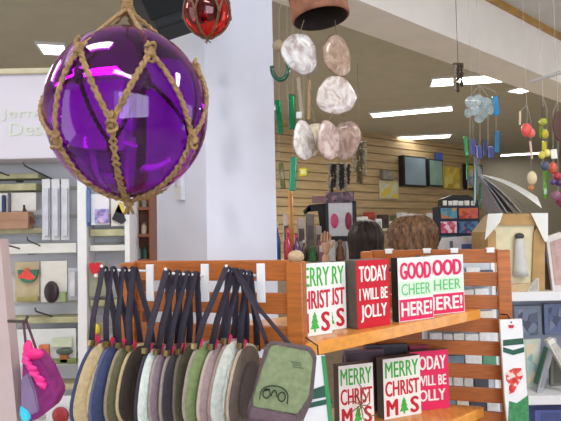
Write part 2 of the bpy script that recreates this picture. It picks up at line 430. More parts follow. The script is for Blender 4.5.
def sgn(label, pxl, pyl, w, kind, yaw, z=SZ, h=.2, **k):
    """pxl, pyl: foot of the left front corner, on the shelf at height z"""
    a = onz(pxl, pyl, z); d = Vector((math.cos(yaw), math.sin(yaw), 0)); return sign(label, a + d * w / 2, w, h, yaw, kind, **k)
p = onz(332, 333, SZ); d = Vector((math.cos(R(36)), math.sin(R(36)), 0))
sign('white Merry Christmas box sign on the upper shelf beside the corner post', p - d * .067, .134, .2, R(36), 'xmas', depth=.03)
p = onz(347, 329, SZ); sign('Merry Christmas box sign half hidden between its twin and the red Today sign', p - d * .067 + Vector((0, .015, 0)), .134, .197, R(36), 'xmas', depth=.03)
sgn('red box sign reading Today I Will Be Jolly on the upper shelf', 357.5, 329.5, .137, 'today', R(36), depth=.06)
sgn('front Good Cheer Here box sign, beside the red Today sign', 399, 322.5, .150, 'cheer', R(31), depth=.03)
sgn('rear Good Cheer Here box sign at the far end of the upper shelf', 422, 316.5, .190, 'cheer', R(27), depth=.022)
SZ2 = .9755
p = W(403, 416.5, 1.93); sign('white Merry Christmas box sign standing foremost on the lower shelf', (p.x, p.y, SZ2), .152, .2, R(24), 'xmas')
p = W(357, 420, 1.84); sign('Merry Christmas box sign in shade on the lower shelf with a twig bow', (p.x, p.y, SZ2), .125, .2, R(20), 'xmas')
tg = MB()
q = W(361, 405, 1.80)
for k in range(9):
    a = k * .7; l = .03 + .012 * (k % 3)
    tg.tube([q, q + Vector((math.cos(a) * l * .6, -.006, math.sin(a) * l)), q + Vector((math.cos(a + .25) * l, .0, math.sin(a + .2) * l * 1.2))], .0018, 5)
tag(tg.build('twig_bow', mat((116, 92, 66), .8, .3)), 'brown twig bow tied over the shaded Merry Christmas sign', 'decoration')
p = W(432, 412, 2.0); sign('pinkish red Today box sign behind the foremost lower shelf sign', (p.x - .005, p.y, SZ2), .15, .205, R(14), 'today', depth=.02, ground=m_pink)

for lb, px, D_, w_, h_, c in (('mauve backed box sign behind the shaded Merry Christmas sign on the lower shelf', 366, 1.99, .14, .215, (92, 70, 84)), ('dark grey backed box sign in the back row above the foremost lower sign', 389, 2.035, .15, .222, (70, 66, 76)), ('crimson box sign in the lower shelf back row, left of the pinkish Today sign', 421, 2.045, .07, .214, (150, 40, 70))):
    p = W(px, 400, D_); t = thing('box_sign', lb, 'sign', (p.x, p.y, SZ2), R(8), None)
    MB().box((0, .012, h_ / 2), (w_, .024, h_), bevel=.001).build('box', mat(c, .6, .15), t); MB().box((0, -.001, h_ / 2), (w_ * .9, .002, h_ * .92)).build('face', mat(tuple(int(v * .8) for v in c), .6, .2), t)
for k, px in enumerate((392, 428, 453, 485)):
    f_ = (W(px, 250, 2.08).x - QL.x) / (QR.x - QL.x); q = QL.lerp(QR, f_)
    t = thing('price_clip', ('leftmost', 'second from left', 'third from left', 'rightmost')[k] + ' white plastic clip on the top rail of the far rack end', 'clip', (q.x, q.y, 1.535), math.atan2(QR.y - QL.y, QR.x - QL.x), 'white clips on the far rack rail')
    MB().box((0, 0, .001), (.030, .03, .005), bevel=.001).build('clip_top', m_white, t); MB().box((0, -.0145, -.007), (.026, .004, .014), bevel=.001).build('tab', m_white, t)

# ------------------------------------------------------------------ waterfall hooks and hanging bags on the near rack end
m_strap = mat((40, 34, 48), .75, .3, 120)
def hook(label, a, b, plate_px):
    """rod from the slats at a out to its tip b"""
    t = thing('waterfall_hook', label, 'hook', a, 0, 'white hooks on the near rack end')
    d = b - a
    MB().tube([Vector((0, 0, 0)), d * .5, d * .94, d + Vector((0, 0, .012))], .0035, 8).build('rod', m_white, t, smooth=True)
    q = W(plate_px, 279, a.y - .012) - a
    MB().box((q.x, q.y, q.z - .01), (.022, .006, .10), rz=math.atan2(-.145, .478), bevel=.001).build('back_plate', m_white, t)
    MB().tube([q + Vector((0, 0, .0)), Vector((0, 0, 0))], .003, 6).build('arm', m_white, t)
    return t
def panel_y(px):
    # depth of the front of the near rack end at this pixel column
    s = (px - 130) / 160; return 1.585 - .145 * s
HK = [(W(150, 271, panel_y(150) - .01), W(101, 270, 1.44), 150), (W(208, 276, panel_y(208) - .01), W(165, 273, 1.40), 205), (W(258, 276, panel_y(258) - .01), W(226, 270, 1.36), 261)]
hook('leftmost of the three white hooks holding bag straps', *HK[0]); hook('middle of the three white hooks holding bag straps', *HK[1]); hook('rightmost of the three white hooks holding bag straps', *HK[2])

def outline(w, h, n=40, flat=.62):
    P = []
    for i in range(n):
        a = 2 * math.pi * i / n; c, s = math.cos(a), math.sin(a)
        x = math.copysign(abs(c) ** .75, c) * w / 2; z = math.copysign(abs(s) ** .8, s) * h / 2
        x *= 1 - .18 * (z / (h / 2)) ; P.append((x, z))
    return P
def bag(label, px, py, D, yaw, tilt, body, trim, panel, hk, fr, w=.15, h=.195, th=.024, opening=True):
    p = W(px, py, D)
    t = thing('shoulder_bag', label, 'bag', p, yaw, 'fabric bags hanging by dark straps', ry=tilt)
    rb = random.Random(px); w *= rb.uniform(.9, 1.06); h *= rb.uniform(.95, 1.06); yaw_ = yaw
    O = outline(w, h); K = [(1, 0), (.97, .45), (.85, .8), (.6, 1), (.3, 1.08), (0, 1.1)]
    mb = MB(); bm = mb.bm
    for sgn_ in (-1, 1):
        prev = None
        for s, y in K:
            ring = [bm.verts.new((x * s, sgn_ * y * th / 2, z * s)) for x, z in O] if s > 0 else [bm.verts.new((0, sgn_ * y * th / 2, 0))]
            if prev:
                for i in range(len(O)):
                    j = (i + 1) % len(O)
                    bm.faces.new((prev[i], prev[j], ring[j], ring[i]) if len(ring) > 1 else (prev[i], prev[j], ring[0]))
            prev = ring
    bmesh.ops.remove_doubles(bm, verts=bm.verts, dist=1e-5)
    mb.build('body', body, t, smooth=True)
    pp = MB(); pts = [(x * 1.0, 0, z * 1.0) for x, z in O]; pp.tube(pts + [pts[0], pts[1]], .0042, 8, cap=False); pp.build('piping', trim, t, smooth=True)
    for sg in (-1, 1):
        po = MB(); po.front([(x * .62, z * .66 - .004) for x, z in O], sg * th * .555 - .001, sg * th * .585 + .001 * sg); po.build('pocket', panel, t)
    if opening:
        zo = MB(); zo.front([(x * .20, z * .26 - .012) for x, z in O], -th * .585 - .0035, -th * .585 - .0005); zo.build('pocket_opening', m_black, t)
    # strap: two sides up to where it lies over the rod
    a, b, _ = hk; q = a.lerp(b, fr) + Vector((0, 0, .004))
    rot = Euler((0, tilt, yaw)).to_matrix().inverted(); ql = rot @ (q - p)
    st = MB()
    up = rot @ Vector((0, 0, 1))
    for sx in (-1, 1):
        s0 = Vector((sx * w * .30, 0, h * .44))
        m1 = s0.lerp(ql, .35) + Vector((sx * .010, 0, 0)); m2 = s0.lerp(ql, .8) + Vector((sx * .006, 0, 0)) 
        st.tube([s0, m1, m2, ql + Vector((sx * .006, 0, .0)), ql + up * .004], .0095, 8, r2=.0032)
    st.build('strap', m_strap, t, smooth=True)
    for sx in (-1, 1):
        s0 = Vector((sx * w * .30, 0, h * .44 + .006)); MB().box(s0, (.02, .012, .014), bevel=.002).build('strap_ring', mat((150, 130, 90), .35, .1, metal=.8), t)
    q0 = Vector((-w * .22, -.004, h * .5)); MB().box(q0, (.012, .003, .022), ry=.4).build('tab', mat((200, 40, 80), .6), t)
    return t
fab = lambda c, v=.15: mat(c, .85, v, 90, bump=.15)
TAN, NAVY, OLV, BLK, MINT, MAUVE, KHA, GRN2, DTAN = (188, 168, 128), (58, 66, 100), (96, 92, 66), (34, 32, 36), (214, 222, 214), (136, 116, 124), (150, 138, 110), (116, 132, 84), (128, 112, 92)
Y6 = R(64)
bags = [
    ('tan shoulder bag with dark opening, leftmost of the hanging bags', 98, 385, 1.36, Y6, R(14), TAN, NAVY, (198, 178, 138), 0, .94),
    ('navy shoulder bag tucked behind the leftmost tan bag', 113, 385, 1.385, Y6, R(12), NAVY, (92, 98, 130), (70, 78, 112), 0, .78),
    ('olive tan shoulder bag third from the left on the first hook', 127, 384, 1.40, Y6, R(9), OLV, KHA, (104, 92, 60), 0, .56),
    ('dark brown shoulder bag with tan piping, last on the first hook', 140, 383, 1.415, Y6, R(6), (58, 48, 42), TAN, (64, 54, 48), 0, .34),
    ('pale mint and black shoulder bag, first on the middle hook', 155, 388, 1.36, R(70), R(5), MINT, (52, 50, 60), MINT, 1, .95),
    ('mauve grey shoulder bag, second on the middle hook', 167, 386, 1.375, R(68), R(2), MAUVE, (160, 144, 140), (110, 96, 110), 1, .72),
    ('charcoal shoulder bag, third on the middle hook', 179, 386, 1.385, R(68), R(0), (62, 58, 62), (150, 138, 130), (52, 50, 60), 1, .50),
    ('dark olive shoulder bag, last on the middle hook', 190, 386, 1.40, R(66), R(-2), (88, 84, 66), (128, 118, 104), (84, 84, 72), 1, .3),
    ('sage green shoulder bag with dark print, first on the right hook', 206, 384, 1.33, R(54), R(5), GRN2, (150, 140, 130), (126, 142, 92), 2, .96),
    ('pinkish grey shoulder bag, second on the right hook', 219, 386, 1.345, R(62), R(10), (150, 128, 128), (176, 160, 150), (140, 118, 122), 2, .74),
    ('white and black shoulder bag, third on the right hook', 231, 384, 1.36, R(60), R(14), (196, 200, 190), (150, 130, 120), (210, 214, 204), 2, .52),
    ('dark taupe shoulder bag, last on the right hook', 245, 386, 1.375, R(62), R(14), (92, 80, 72), (178, 158, 136), (76, 66, 66), 2, .3)]
for lb, px, py, D, yaw, tilt, b, tr, pn, hk, fr in bags:
    bag(lb, px, py, D, yaw, tilt, fab(b), fab(tr), fab(pn), HK[hk], fr, opening=lb[:3] in ('tan', 'whi', 'sag', 'oli'))

# olive flap bag in front of the corner post
D = 1.25
base = W(280, 385, D)
t = thing('flap_bag', 'sage green flap bag with a dark emblem, hanging in front of the rack corner post', 'bag', base)
def poly(pts, D, y0, y1, name, m, par, base):
    mb = MB(); P = [W(x, y, D) - base for x, y in pts]
    mb.front([(q.x, q.z) for q in P], y0, y1)
    es = [e for e in mb.bm.edges]; bmesh.ops.bevel(mb.bm, geom=es, offset=.0025, segments=2, affect='EDGES')
    return mb.build(name, m, par)
poly([(265, 347), (273, 344), (311, 350), (317, 357), (313, 400), (299, 432), (250, 430), (247, 412), (252, 398)], D, .004, .045, 'body', fab((98, 84, 86)), t, base)
poly([(270, 347), (276, 345), (309, 352), (313, 359), (309, 396), (297, 414), (253, 407), (253, 399), (261, 372)], D, -.004, .006, 'flap', fab((128, 140, 104)), t, base)
poly([(251, 405), (297, 415), (296, 423), (249, 418)], D, -.008, .008, 'lower_trim', fab((104, 84, 92)), t, base)
em = MB(); ec = W(274.5, 392, D) - base
T8 = Matrix.Translation(ec) @ Matrix.Rotation(R(8), 4, 'Y')
def earc(cx, cz, rx_, rz_, a0, a1, th):
    em.tube([T8 @ Vector((cx + rx_ * math.cos(R(a0 + (a1 - a0) * i / 14)), -.0046, cz + rz_ * math.sin(R(a0 + (a1 - a0) * i / 14)))) for i in range(15)], th, 6, r2=.0012)
earc(0, -.004, .030, .019, 170, 10, .0050); earc(0, -.008, .006, .013, 180, 0, .0045); earc(-.017, -.004, .008, .010, 0, 360, .0042); earc(.017, -.007, .008, .010, 0, 360, .0042)
em.tube([T8 @ Vector((-.031, -.0046, -.018)), T8 @ Vector((-.030, -.0046, 0))], .0034, 6, r2=.0012); em.tube([T8 @ Vector((.031, -.0046, -.020)), T8 @ Vector((.030, -.0046, 0))], .0034, 6, r2=.0012)
em.tube([T8 @ Vector((-.022, -.0046, .002)), T8 @ Vector((-.010, -.0046, .006))], .005, 6, r2=.0012)
em.build('emblem', mat((44, 52, 46), .8), t)
e2 = MB(); ec2 = W(296, 362, D) - base
for k in range(3): e2.box((ec2.x + .002 * k, -.0046, ec2.z - k * .0055), (.024 - .004 * (k % 2), .0012, .0022), ry=R(10))
e2.build('small_print', mat((92, 104, 76), .8), t)
st = MB(); a, b, _ = HK[2]
q = W(268, 346, D) - base; q2 = a.lerp(b, .8) + Vector((0, 0, .006)) - base; q3 = W(300, 350, D) - base
st.tube([q + Vector((.004, .02, -.02)), q.lerp(q2, .5) + Vector((.01, 0, .0)), q2, q2 + Vector((.008, .006, .0)), q3.lerp(q2, .6) + Vector((0, .06, -.03)), q3 + Vector((0, .024, -.02))], .006, 8, r2=.0025)
st.build('strap', m_strap, t, smooth=True)

# long printed packages hung on the rack's side
def long_pack(label, pts, D, cols, group='long printed holiday packs hanging at the rack', th=.012):
    """pts: outline pixels; cols: list of (list of pixels, material)"""
    cx = sum(p[0] for p in pts) / len(pts); cy = sum(p[1] for p in pts) / len(pts); base = W(cx, cy, D)
    t = thing('hanging_pack', label, 'package', base, 0, group)
    mb = MB(); P = [W(x, y, D) - base for x, y in pts]; mb.front([(q.x, q.z) for q in P], 0, th); mb.build('pack_body', m_white, t)
    for k, (nm, pl, m) in enumerate(cols):
        P = [W(x, y, D) - base for x, y in pl]; MB().front([(q.x, q.z) for q in P], -.0012 - .0003 * k, .001).build(nm, m, t)
    q = W((pts[0][0] + pts[1][0]) / 2, min(p[1] for p in pts), D) - base
    return t, q, base
m_dg = mat((34, 84, 66), .5, .2); m_mg = mat((62, 132, 84), .6, .3, 60)
t, q, base = long_pack('tall white, red and green holiday pack hung on the far rack post', [(500, 320), (522, 319), (529, 421), (533, 460), (512, 462), (505, 400)], 1.93, [
    ('wave_stripe', [(503, 340), (523, 338), (523.5, 344), (503, 346)], m_dg), ('wave_stripe', [(503, 347), (513, 350), (524, 347), (524, 352), (513, 355), (503, 352)], m_dg),
    ('printed_figure', [(506, 372), (514, 368), (521, 368), (523, 376), (518, 384), (514, 392), (509, 394), (509, 384), (506, 380)], patches([(196, 40, 40), (214, 70, 60), (226, 200, 190)], 90)),
    ('green_panel', [(509, 401), (517, 403), (528, 395), (529, 421), (533, 460), (512, 462), (508, 420)], m_mg), ('red_mark', [(508, 325), (514, 325), (513, 328), (509, 328)], m_red)])
MB().tube([q + Vector((0, -.002, -.012)), q + Vector((-.0, .03, .01)), q + Vector((-.01, .06, .008))], .0025, 6).build('hang_loop', m_black, t)
t, q, base = long_pack('white and dark green striped holiday pack under the upper shelf beside the corner post', [(312, 356), (325, 356), (333, 421), (336, 450), (303, 450), (303, 410)], 1.42, [
    ('dark_stripe', [(311, 390), (328, 384), (330, 396), (309, 400)], m_dg), ('dark_stripe', [(309, 403), (331, 398), (332, 403), (309, 408)], m_dg),
    ('green_edge', [(321, 356), (325, 356), (333, 421), (336, 450), (331, 450), (326, 400)], mat((50, 140, 80), .5))])
MB().tube([q + Vector((0, .002, -.012)), q + Vector((-.0, .03, .02)), q + Vector((-.03, .04, .04))], .002, 6).build('hang_loop', m_black, t)

# ------------------------------------------------------------------ capiz wind chime in a terracotta bell
D = 1.6; base = W(318, 0, D)
t = thing('wind_chime', 'terracotta bell wind chime hung with round pale shells', 'wind chime', base)
pr = [(.0, .13), (.05, .128), (.078, .095), (.086, .04), (.083, -.036), (.085, -.046), (.084, -.056), (.079, -.058)]
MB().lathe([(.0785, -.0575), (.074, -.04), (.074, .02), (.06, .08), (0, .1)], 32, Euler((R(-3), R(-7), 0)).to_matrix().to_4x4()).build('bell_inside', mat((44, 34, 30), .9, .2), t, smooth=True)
MB().lathe(pr, 32, Euler((R(-3), R(-7), 0)).to_matrix().to_4x4()).build('bell', mat((138, 90, 68), .8, .45, 22, bump=.2), t, smooth=True)
MB().tube([(0, 0, .11), (0, 0, CEIL - base.z)], .003, 6).build('cord', m_cord, t)
def shell_mat(c):
    m = mat(tuple(int(v * .97) for v in c), .35, .1, 26.5 + c[2] / 100, coat=.4); nt = m.node_tree
    rp = [n_ for n_ in nt.nodes if n_.type == 'VALTORGB'][0]; nz = [n_ for n_ in nt.nodes if n_.type == 'TEX_NOISE'][0]
    nz.inputs['Distortion'].default_value = 1.6; e = rp.color_ramp.elements; e[0].position = .30; e[0].color = (*lin((int(c[0] * .74), int(c[1] * .66), int(c[2] * .64))), 1); e[1].position = .62
    return m
shells = [(300, 54, 18, 21, (206, 204, 204), -.03, 20), (337, 56, 16, 22, (176, 150, 130), .03, 50), (336, 96, 20, 20, (206, 196, 190), -.01, -15), (304, 141, 11, 20, (226, 222, 218), -.04, 52), (315, 139, 10, 17, (206, 196, 174), .02, -48),
          (329, 141, 13, 20, (204, 184, 176), -.02, 30), (346, 140, 13, 20, (190, 168, 154), .03, -38)]
for px, py, rx_, rz_, c, dy, yw in shells:
    q = W(px, py, D + dy) - base; r = rz_ / F * D; ax = rx_ / F * D
    yy = math.acos(min(1, ax / r)) * (1 if yw > 0 else -1)
    n = 28; O = [(r * (1 + .05 * math.sin(3 * a + px) + .025 * math.sin(7 * a + py)) * math.cos(a), r * (1 + .05 * math.sin(3 * a + px) + .025 * math.sin(7 * a)) * math.sin(a)) for a in [2 * math.pi * k / n for k in range(n)]]
    mb = MB(); bm = mb.bm; prev = None; rings = [(1, 0), (.93, .006), (.6, .010), (.25, .008), (0, .007)]
    for sg in (-1, 1):
        prev = None
        for s, y in rings:
            rg = [bm.verts.new((x * s, -y * .5 + sg * .0016 * (s < 1), z * s)) for x, z in O] if s else [bm.verts.new((0, -y * .5 + sg * .0016, 0))]
            if prev:
                for i in range(n):
                    j = (i + 1) % n; bm.faces.new((prev[i], prev[j], rg[j], rg[i]) if len(rg) > 1 else (prev[i], prev[j], rg[0]))
            prev = rg
    bmesh.ops.remove_doubles(bm, verts=bm.verts, dist=1e-5)
    bmesh.ops.transform(bm, matrix=Matrix.Translation(q) @ Matrix.Rotation(yy, 4, 'Z'), verts=bm.verts)
    mb.build('shell', shell_mat(c), t, smooth=True)
    topz = -.05 if py < 60 else None
    qa = q + Vector((0, 0, r * .95)); qb = W(px + (4 if px < 318 else -2), 20 if py < 60 else (78 if px > 318 else 30), D + dy) - base
    if py > 60: qb = W(px * .5 + .5 * (337 if px > 320 else 300), 74 if (py < 100) else 112 if px > 320 else 74, D + dy) - base
    MB().tube([qa, qb], .0014, 5).build('string', m_cord, t)

# green glass chime half behind the column
def chime(label, base, pieces, cords, cat='wind chime', name='glass_chime'):
    t = thing(name, label, cat, base)
    for kind, px, py, dx, dz, c in pieces:
        q = W(px, py, base.y) - base; s = base.y / F; mb = MB()
        if kind == 'b': mb.box(q, (dx * s, .006, dz * s), bevel=min(dx, dz) * s * .2, ry=R((px * 7 + py * 3) % 9 - 4), rz=R((px * 13) % 40 - 20)); n = 'glass_piece'
        elif kind == 'd': mb.lathe([(0, -.5 * .008), (dx * s * .9, -.003), (dx * s, 0), (dx * s * .9, .003), (0, .004)], 20, Matrix.Translation(q) @ Euler((R(90), 0, R((px * 13) % 50 - 25))).to_matrix().to_4x4() @ Matrix.Diagonal((1, dz / dx, 1, 1))); n = 'disc'
        elif kind == 'o': mb.ball(q, dx * s, 14, (1, 1, dz / dx)); n = 'bead'
        elif kind == 'r':
            pts = [q + Vector((math.cos(a) * dx * s, 0, math.sin(a) * dz * s)) for a in [math.pi * (.95 + 1.25 * k / 16) for k in range(17)]]; mb.tube(pts, .010, 8); n = 'glass_curl'
        elif kind == 't': mb.tube([q + Vector((0, 0, dz * s / 2)), q - Vector((0, 0, dz * s / 2))], dx * s / 2, 10); n = 'rod'
        mb.build(n, c, t, smooth=kind in 'ort')
    cm = MB()
    for px, y0, y1 in cords: cm.tube([W(px, y0, base.y) - base, W(px, y1, base.y) - base], .0008, 5)
    lo = min(y0 for _, y0, _ in cords); tp = W(cords[0][0], lo, base.y) - base
    for px, y0, y1 in cords[1:]: cm.tube([W(px, y0, base.y) - base, tp + Vector((0, 0, .03))], .0008, 5)
    cm.tube([tp, (tp.x, tp.y, CEIL - base.z)], .0008, 5); cm.build('cord', m_thin, t)
    return t
gg = lambda c, tr=.45, r=.12: mat(c, r, .15, 12, trans=tr, coat=.4)
GG = gg((26, 132, 84)); GD = gg((16, 92, 66), .2); GC = gg((190, 220, 210), .6)
chime('green glass chime hanging just right of the pale column', W(287, 66, 2.3), [
    ('r', 280, 68, 8, 12, GD), ('o', 278, 46, 6, 6, mat((176, 156, 130), .6)), ('b', 279, 117, 6, 34, GG), ('b', 292, 112, 7, 36, GG), ('b', 293, 174, 7, 34, gg((60, 170, 130))), ('b', 282, 176, 5, 26, gg((110, 120, 60))),
    ('b', 276, 108, 5, 5, m_white), ('b', 299, 115, 6, 7, m_white), ('b', 303, 172, 9, 9, gg((200, 190, 40), .1)), ('b', 300, 98, 4, 42, mat((160, 148, 128), .6)), ('b', 309, 100, 3, 40, mat((170, 140, 100), .6))],
    [(287, 0, 100), (279, 10, 190), (293, 10, 190), (300, 10, 118), (304, 10, 170)])

def qbox(mb, x0, y0, x1, y1, D, th, **k):
    """upright box whose front fills this pixel rectangle at depth D"""
    a = W(x0, (y0 + y1) / 2, D); b = W(x1, (y0 + y1) / 2, D); c = W((x0 + x1) / 2, y0, D); d = W((x0 + x1) / 2, y1, D)
    mb.box(((a.x + b.x) / 2, D + th / 2, (c.z + d.z) / 2), (abs(b.x - a.x), th, abs(c.z - d.z)), **k); return mb
def Z(py, D, px=280): return W(px, py, D).z

# ------------------------------------------------------------------ wall display at the left
D = 2.2
xl, xr = W(-60, 200, D).x, W(131, 200, D).x
t = thing('wall_display', 'white slatted wall display with sign header at the left', 'display stand', ((xl + xr) / 2, D + .08, 0)); disp = t
MB().box(((xl + xr) / 2, D + .10, 1.0), (xr - xl, .03, 2.0)).build('back_panel', mat((200, 199, 203), .55, .08, 6), t, world=True)
gr = MB()
for k in range(15): gr.box(((xl + xr) / 2, D + .08, .2 + k * .115), (xr - xl, .012, .012))
gr.build('slat_lines', mat((170, 168, 160), .6, .15, 14), t, world=True)
for px in (-52, 84, 129):
    q = W(px, 300, D); MB().box((q.x, D + .03, 1.0), (.036 if px < 120 else .02, .10, 2.0), bevel=.003).build('upright', m_white, t, world=True)
h0, h1 = Z(162, D, 30), Z(80, D, 30)
MB().box(((xl + xr) / 2, D - .02, (h0 + h1) / 2), (xr - xl, .14, h1 - h0), bevel=.006).build('header', mat((206, 202, 214), .45, .03, 3), t, world=True)
MB().box(((xl + xr) / 2, D - .02, h1 + .006), (xr - xl + .03, .17, .022), bevel=.006).build('cornice', mat((196, 188, 160), .5, .08), t, world=True)
m_let = mat((200, 208, 192), .6, .05)
for s, x0, x1, y0, y1 in (('Jerne', 1, 46, 108, 121), ('Desi', 9, 46, 122, 136)):
    a = W(x0, y1, D - .092); b = W(x1, y0, D - .092)
    mb = MB(); mb.text(s, a.x, b.x, a.z, b.z, D - .091, depth=.002, bold=.0); mb.build('lettering', m_let, t, world=True)['label'] = 'pale green lettering'
m_ledge = mat((168, 164, 128), .6, .3, 18)
for y0, y1, x0, x1 in ((174, 179, -50, 38), (184, 191, -50, 36), (229, 234, -50, 42), (244, 254, -50, 76), (318, 324, -50, 78), (357, 363, 14, 78), (384, 390, 40, 78), (229, 236, 90, 127), (245, 251, 90, 127), (300, 306, 90, 127)):
    qbox(MB(), x0, y0, x1, y1, D + .0, .09, bevel=.003).build('ledge', m_ledge if y0 not in (244, 245) else mat((214, 212, 206), .5, .08, 10), t, world=True)
m_hook = mat((92, 88, 84), .35, .1, metal=.8)
def peg(x0, y0, x1, y1, label):
    a = W(x1, y1, D + .085); b = W(x0, y0, D - .10); t = thing('peg_hook', label, 'hook', a, 0, 'dark peg hooks on the wall display')
    MB().tube([(0, 0, 0), (b - a) * .96, b - a + Vector((0, 0, .012))], .0032, 6).build('rod', m_hook, t, smooth=True)
    MB().box((0, -.001, 0), (.03, .006, .02)).build('clip', m_hook, t)
peg(-6, 170, 20, 180, 'dark peg hook under the header at the far left edge'); peg(23, 165, 58, 182, 'dark peg hook just under the sign header, right of its twin')
peg(3, 244, 32, 252, 'dark peg hook above the card with red and green pendant'); peg(27, 240, 50, 250, 'dark peg hook above the white card with black pendant')
peg(35, 311, 60, 319, 'dark peg hook above the card with brown figures')

def card(label, x0, y0, x1, y1, cm, items, dd=.0, grp='carded goods on the wall display', nm='carded_pendant', cat='carded goods', DD=None):
    Dk = (DD or D) - .012 + dd; cx, cy = (x0 + x1) / 2, (y0 + y1) / 2; base = W(cx, cy, Dk)
    t = thing(nm, label, cat, base, 0, grp)
    qbox(MB(), x0, y0, x1, y1, Dk, .006, bevel=.001).build('card', cm, t, world=True)
    for kind, a, b, c, d, m in items:
        mb = MB(); q = W((a + c) / 2, (b + d) / 2, Dk - .012); s = Dk / F; wx, hz = (c - a) * s, (d - b) * s
        if kind == 'o': mb.ball(q, .5, 16, (wx, .02, hz))
        elif kind == 'h':
            P = []
            for i in range(28):
                u = 2 * math.pi * i / 28; P.append((q.x + 16 * math.sin(u) ** 3 / 34 * wx, q.z + (13 * math.cos(u) - 5 * math.cos(2 * u) - 2 * math.cos(3 * u) - math.cos(4 * u) + 2) / 30 * hz))
            mb.front(P, q.y - .006, q.y + .010)
        elif kind == 'w':   # half disc, flat side up
            P = [(q.x - wx / 2, q.z + hz / 2)] + [(q.x - wx / 2 * math.cos(math.pi * i / 12), q.z + hz / 2 - hz * math.sin(math.pi * i / 12)) for i in range(13)]
            mb.front(P[1:], q.y - .003, q.y + .010)
        elif kind == 't': mb.front([(q.x, q.z + hz / 2), (q.x + wx / 2, q.z - hz / 3), (q.x + wx / 6, q.z - hz / 2), (q.x - wx / 2, q.z - hz / 4)], q.y - .004, q.y + .010)
        elif kind == 'b': mb.box((q.x, q.y + .003, q.z), (wx, .014, hz), bevel=.002)
        mb.build('figure' if kind != 'b' else 'panel', m, t, world=True, smooth=kind == 'o')
    return t
m_card = mat((206, 202, 196), .6, .05); m_kraft = mat((176, 160, 128), .7, .12, 25)
card('white card with dark blue figures at the far left edge of the wall display', -8, 193, 36, 211, m_card, [('b', 2, 195, 5, 212, mat((40, 60, 100), .5)), ('b', 8, 193, 10, 212, mat((90, 90, 96), .5))])
t = thing('gift_box', 'brown cardboard box on the ledge at the far left edge', 'box', W(12, 220, D - .05), 0)
qbox(MB(), -14, 212, 28, 229, D - .05, .05, bevel=.002).build('carton', mat((160, 122, 98), .7, .12, 20), t, world=True)
qbox(MB(), -14, 219.5, 28, 221, D - .0515, .003).build('tape', mat((150, 116, 94), .5), t, world=True)
t = thing('butterfly_ornament', 'dark red and brown butterfly ornament above the ledge', 'ornament', W(26, 217, D - .03))
for pl, m in (([(24, 206), (29, 214), (36, 223), (27, 225), (22, 218)], mat((96, 54, 48), .5, .4, 90)), ([(19, 214), (24, 219), (27, 226), (20, 226)], mat((150, 34, 56), .5))):
    P = [W(x, y, D - .03) for x, y in pl]; MB().front([(q.x, q.z) for q in P], D - .036, D - .03).build('wing', m, t, world=True)
P = [W(x, y, D - .035) for x, y in ((24, 205), (25, 216), (29, 227))]; MB().tube(P, .004, 6).build('body', m_black, t, world=True)
for k, x in enumerate((46, 55.5, 65)):
    card('%s white ribbed package in the row of three beside the upright' % ('left', 'middle', 'right')[k], x - 4, 179, x + 4, 240, mat((208, 208, 212), .35, .05, 40, stretch=(9, 1, 1)), [('b', x - 2.4, 188, x + 2.4, 236, mat((194, 196, 206), .4))], nm='ribbed_package', grp='ribbed white packages', cat='package')
card('beige card with half round red and green pendant', 15, 262, 39, 302, m_kraft, [('w', 18, 270, 38, 283, mat((60, 110, 90), .4)), ('t', 18, 268, 36, 280, mat((220, 76, 66), .4)), ('b', 17, 297, 38, 301, mat((150, 140, 84), .6))])
card('white card with round black pendant', 41, 261, 67, 302, mat((210, 206, 198), .6, .05), [('o', 44, 281, 59, 303, mat((44, 26, 34), .4, .3, 80)), ('b', 60, 292, 66, 302, mat((130, 150, 100), .6))])
card('bluish card beside the black pendant card', 68, 268, 77, 300, mat((178, 180, 186), .6, .05), [('b', 70, 272, 75, 296, mat((196, 196, 200), .5))])
card('wide white card with orange and brown figures', 14, 329, 76, 366, mat((204, 206, 206), .6, .05), [('b', 39, 345, 49, 361, mat((186, 108, 68), .6, .3, 60)), ('o', 56, 348, 73, 355, mat((72, 84, 72), .5)), ('b', 60, 354, 68, 363, mat((150, 90, 50), .6)), ('b', 52, 338, 72, 347, mat((184, 192, 168), .6)), ('b', 30, 359, 76, 364, mat((110, 124, 70), .7, .3, 60))])
t2 = card('white card with round red patterned pendant at the bottom left', 46, 396, 78, 436, mat((212, 214, 216), .6, .04), [('o', 52, 407, 69, 424, mat((150, 48, 52), .4, .2, 80)), ('o', 57, 412, 64, 419, mat((220, 200, 190), .4))])
card('white card with lilac and pink picture, right of the upright', 91, 194, 109, 225, mat((222, 220, 224), .6, .03), [('b', 95, 209, 108, 223, patches([(190, 150, 200), (150, 160, 210), (210, 170, 200), (130, 110, 170)], 60))])
card('card with yellow and black butterfly wing, below the purple float', 111, 196, 127, 226, mat((214, 208, 200), .6, .05), [('t', 112, 204, 126, 224, mat((40, 38, 44), .5)), ('t', 115, 202, 125, 214, mat((214, 190, 60), .5))])
card('green grey pouch card with red heart, left of the hanging straps', 89, 262, 106, 296, mat((140, 142, 120), .6, .1), [('h', 89, 262, 101, 277, mat((206, 44, 62), .35)), ('o', 94, 273, 98, 278, m_off)])
card('card with small yellow flower just above the tan bag', 91, 322, 107, 350, mat((150, 140, 130), .6, .2), [('o', 94, 324, 100, 334, mat((232, 206, 40), .5)), ('b', 95, 334, 98, 344, mat((190, 60, 70), .5))])
card('blue edged card leaning beside the lilac picture card', 86, 186, 91, 226, mat((70, 96, 150), .5, .1), [('b', 87, 190, 90, 222, mat((96, 120, 170), .5))])

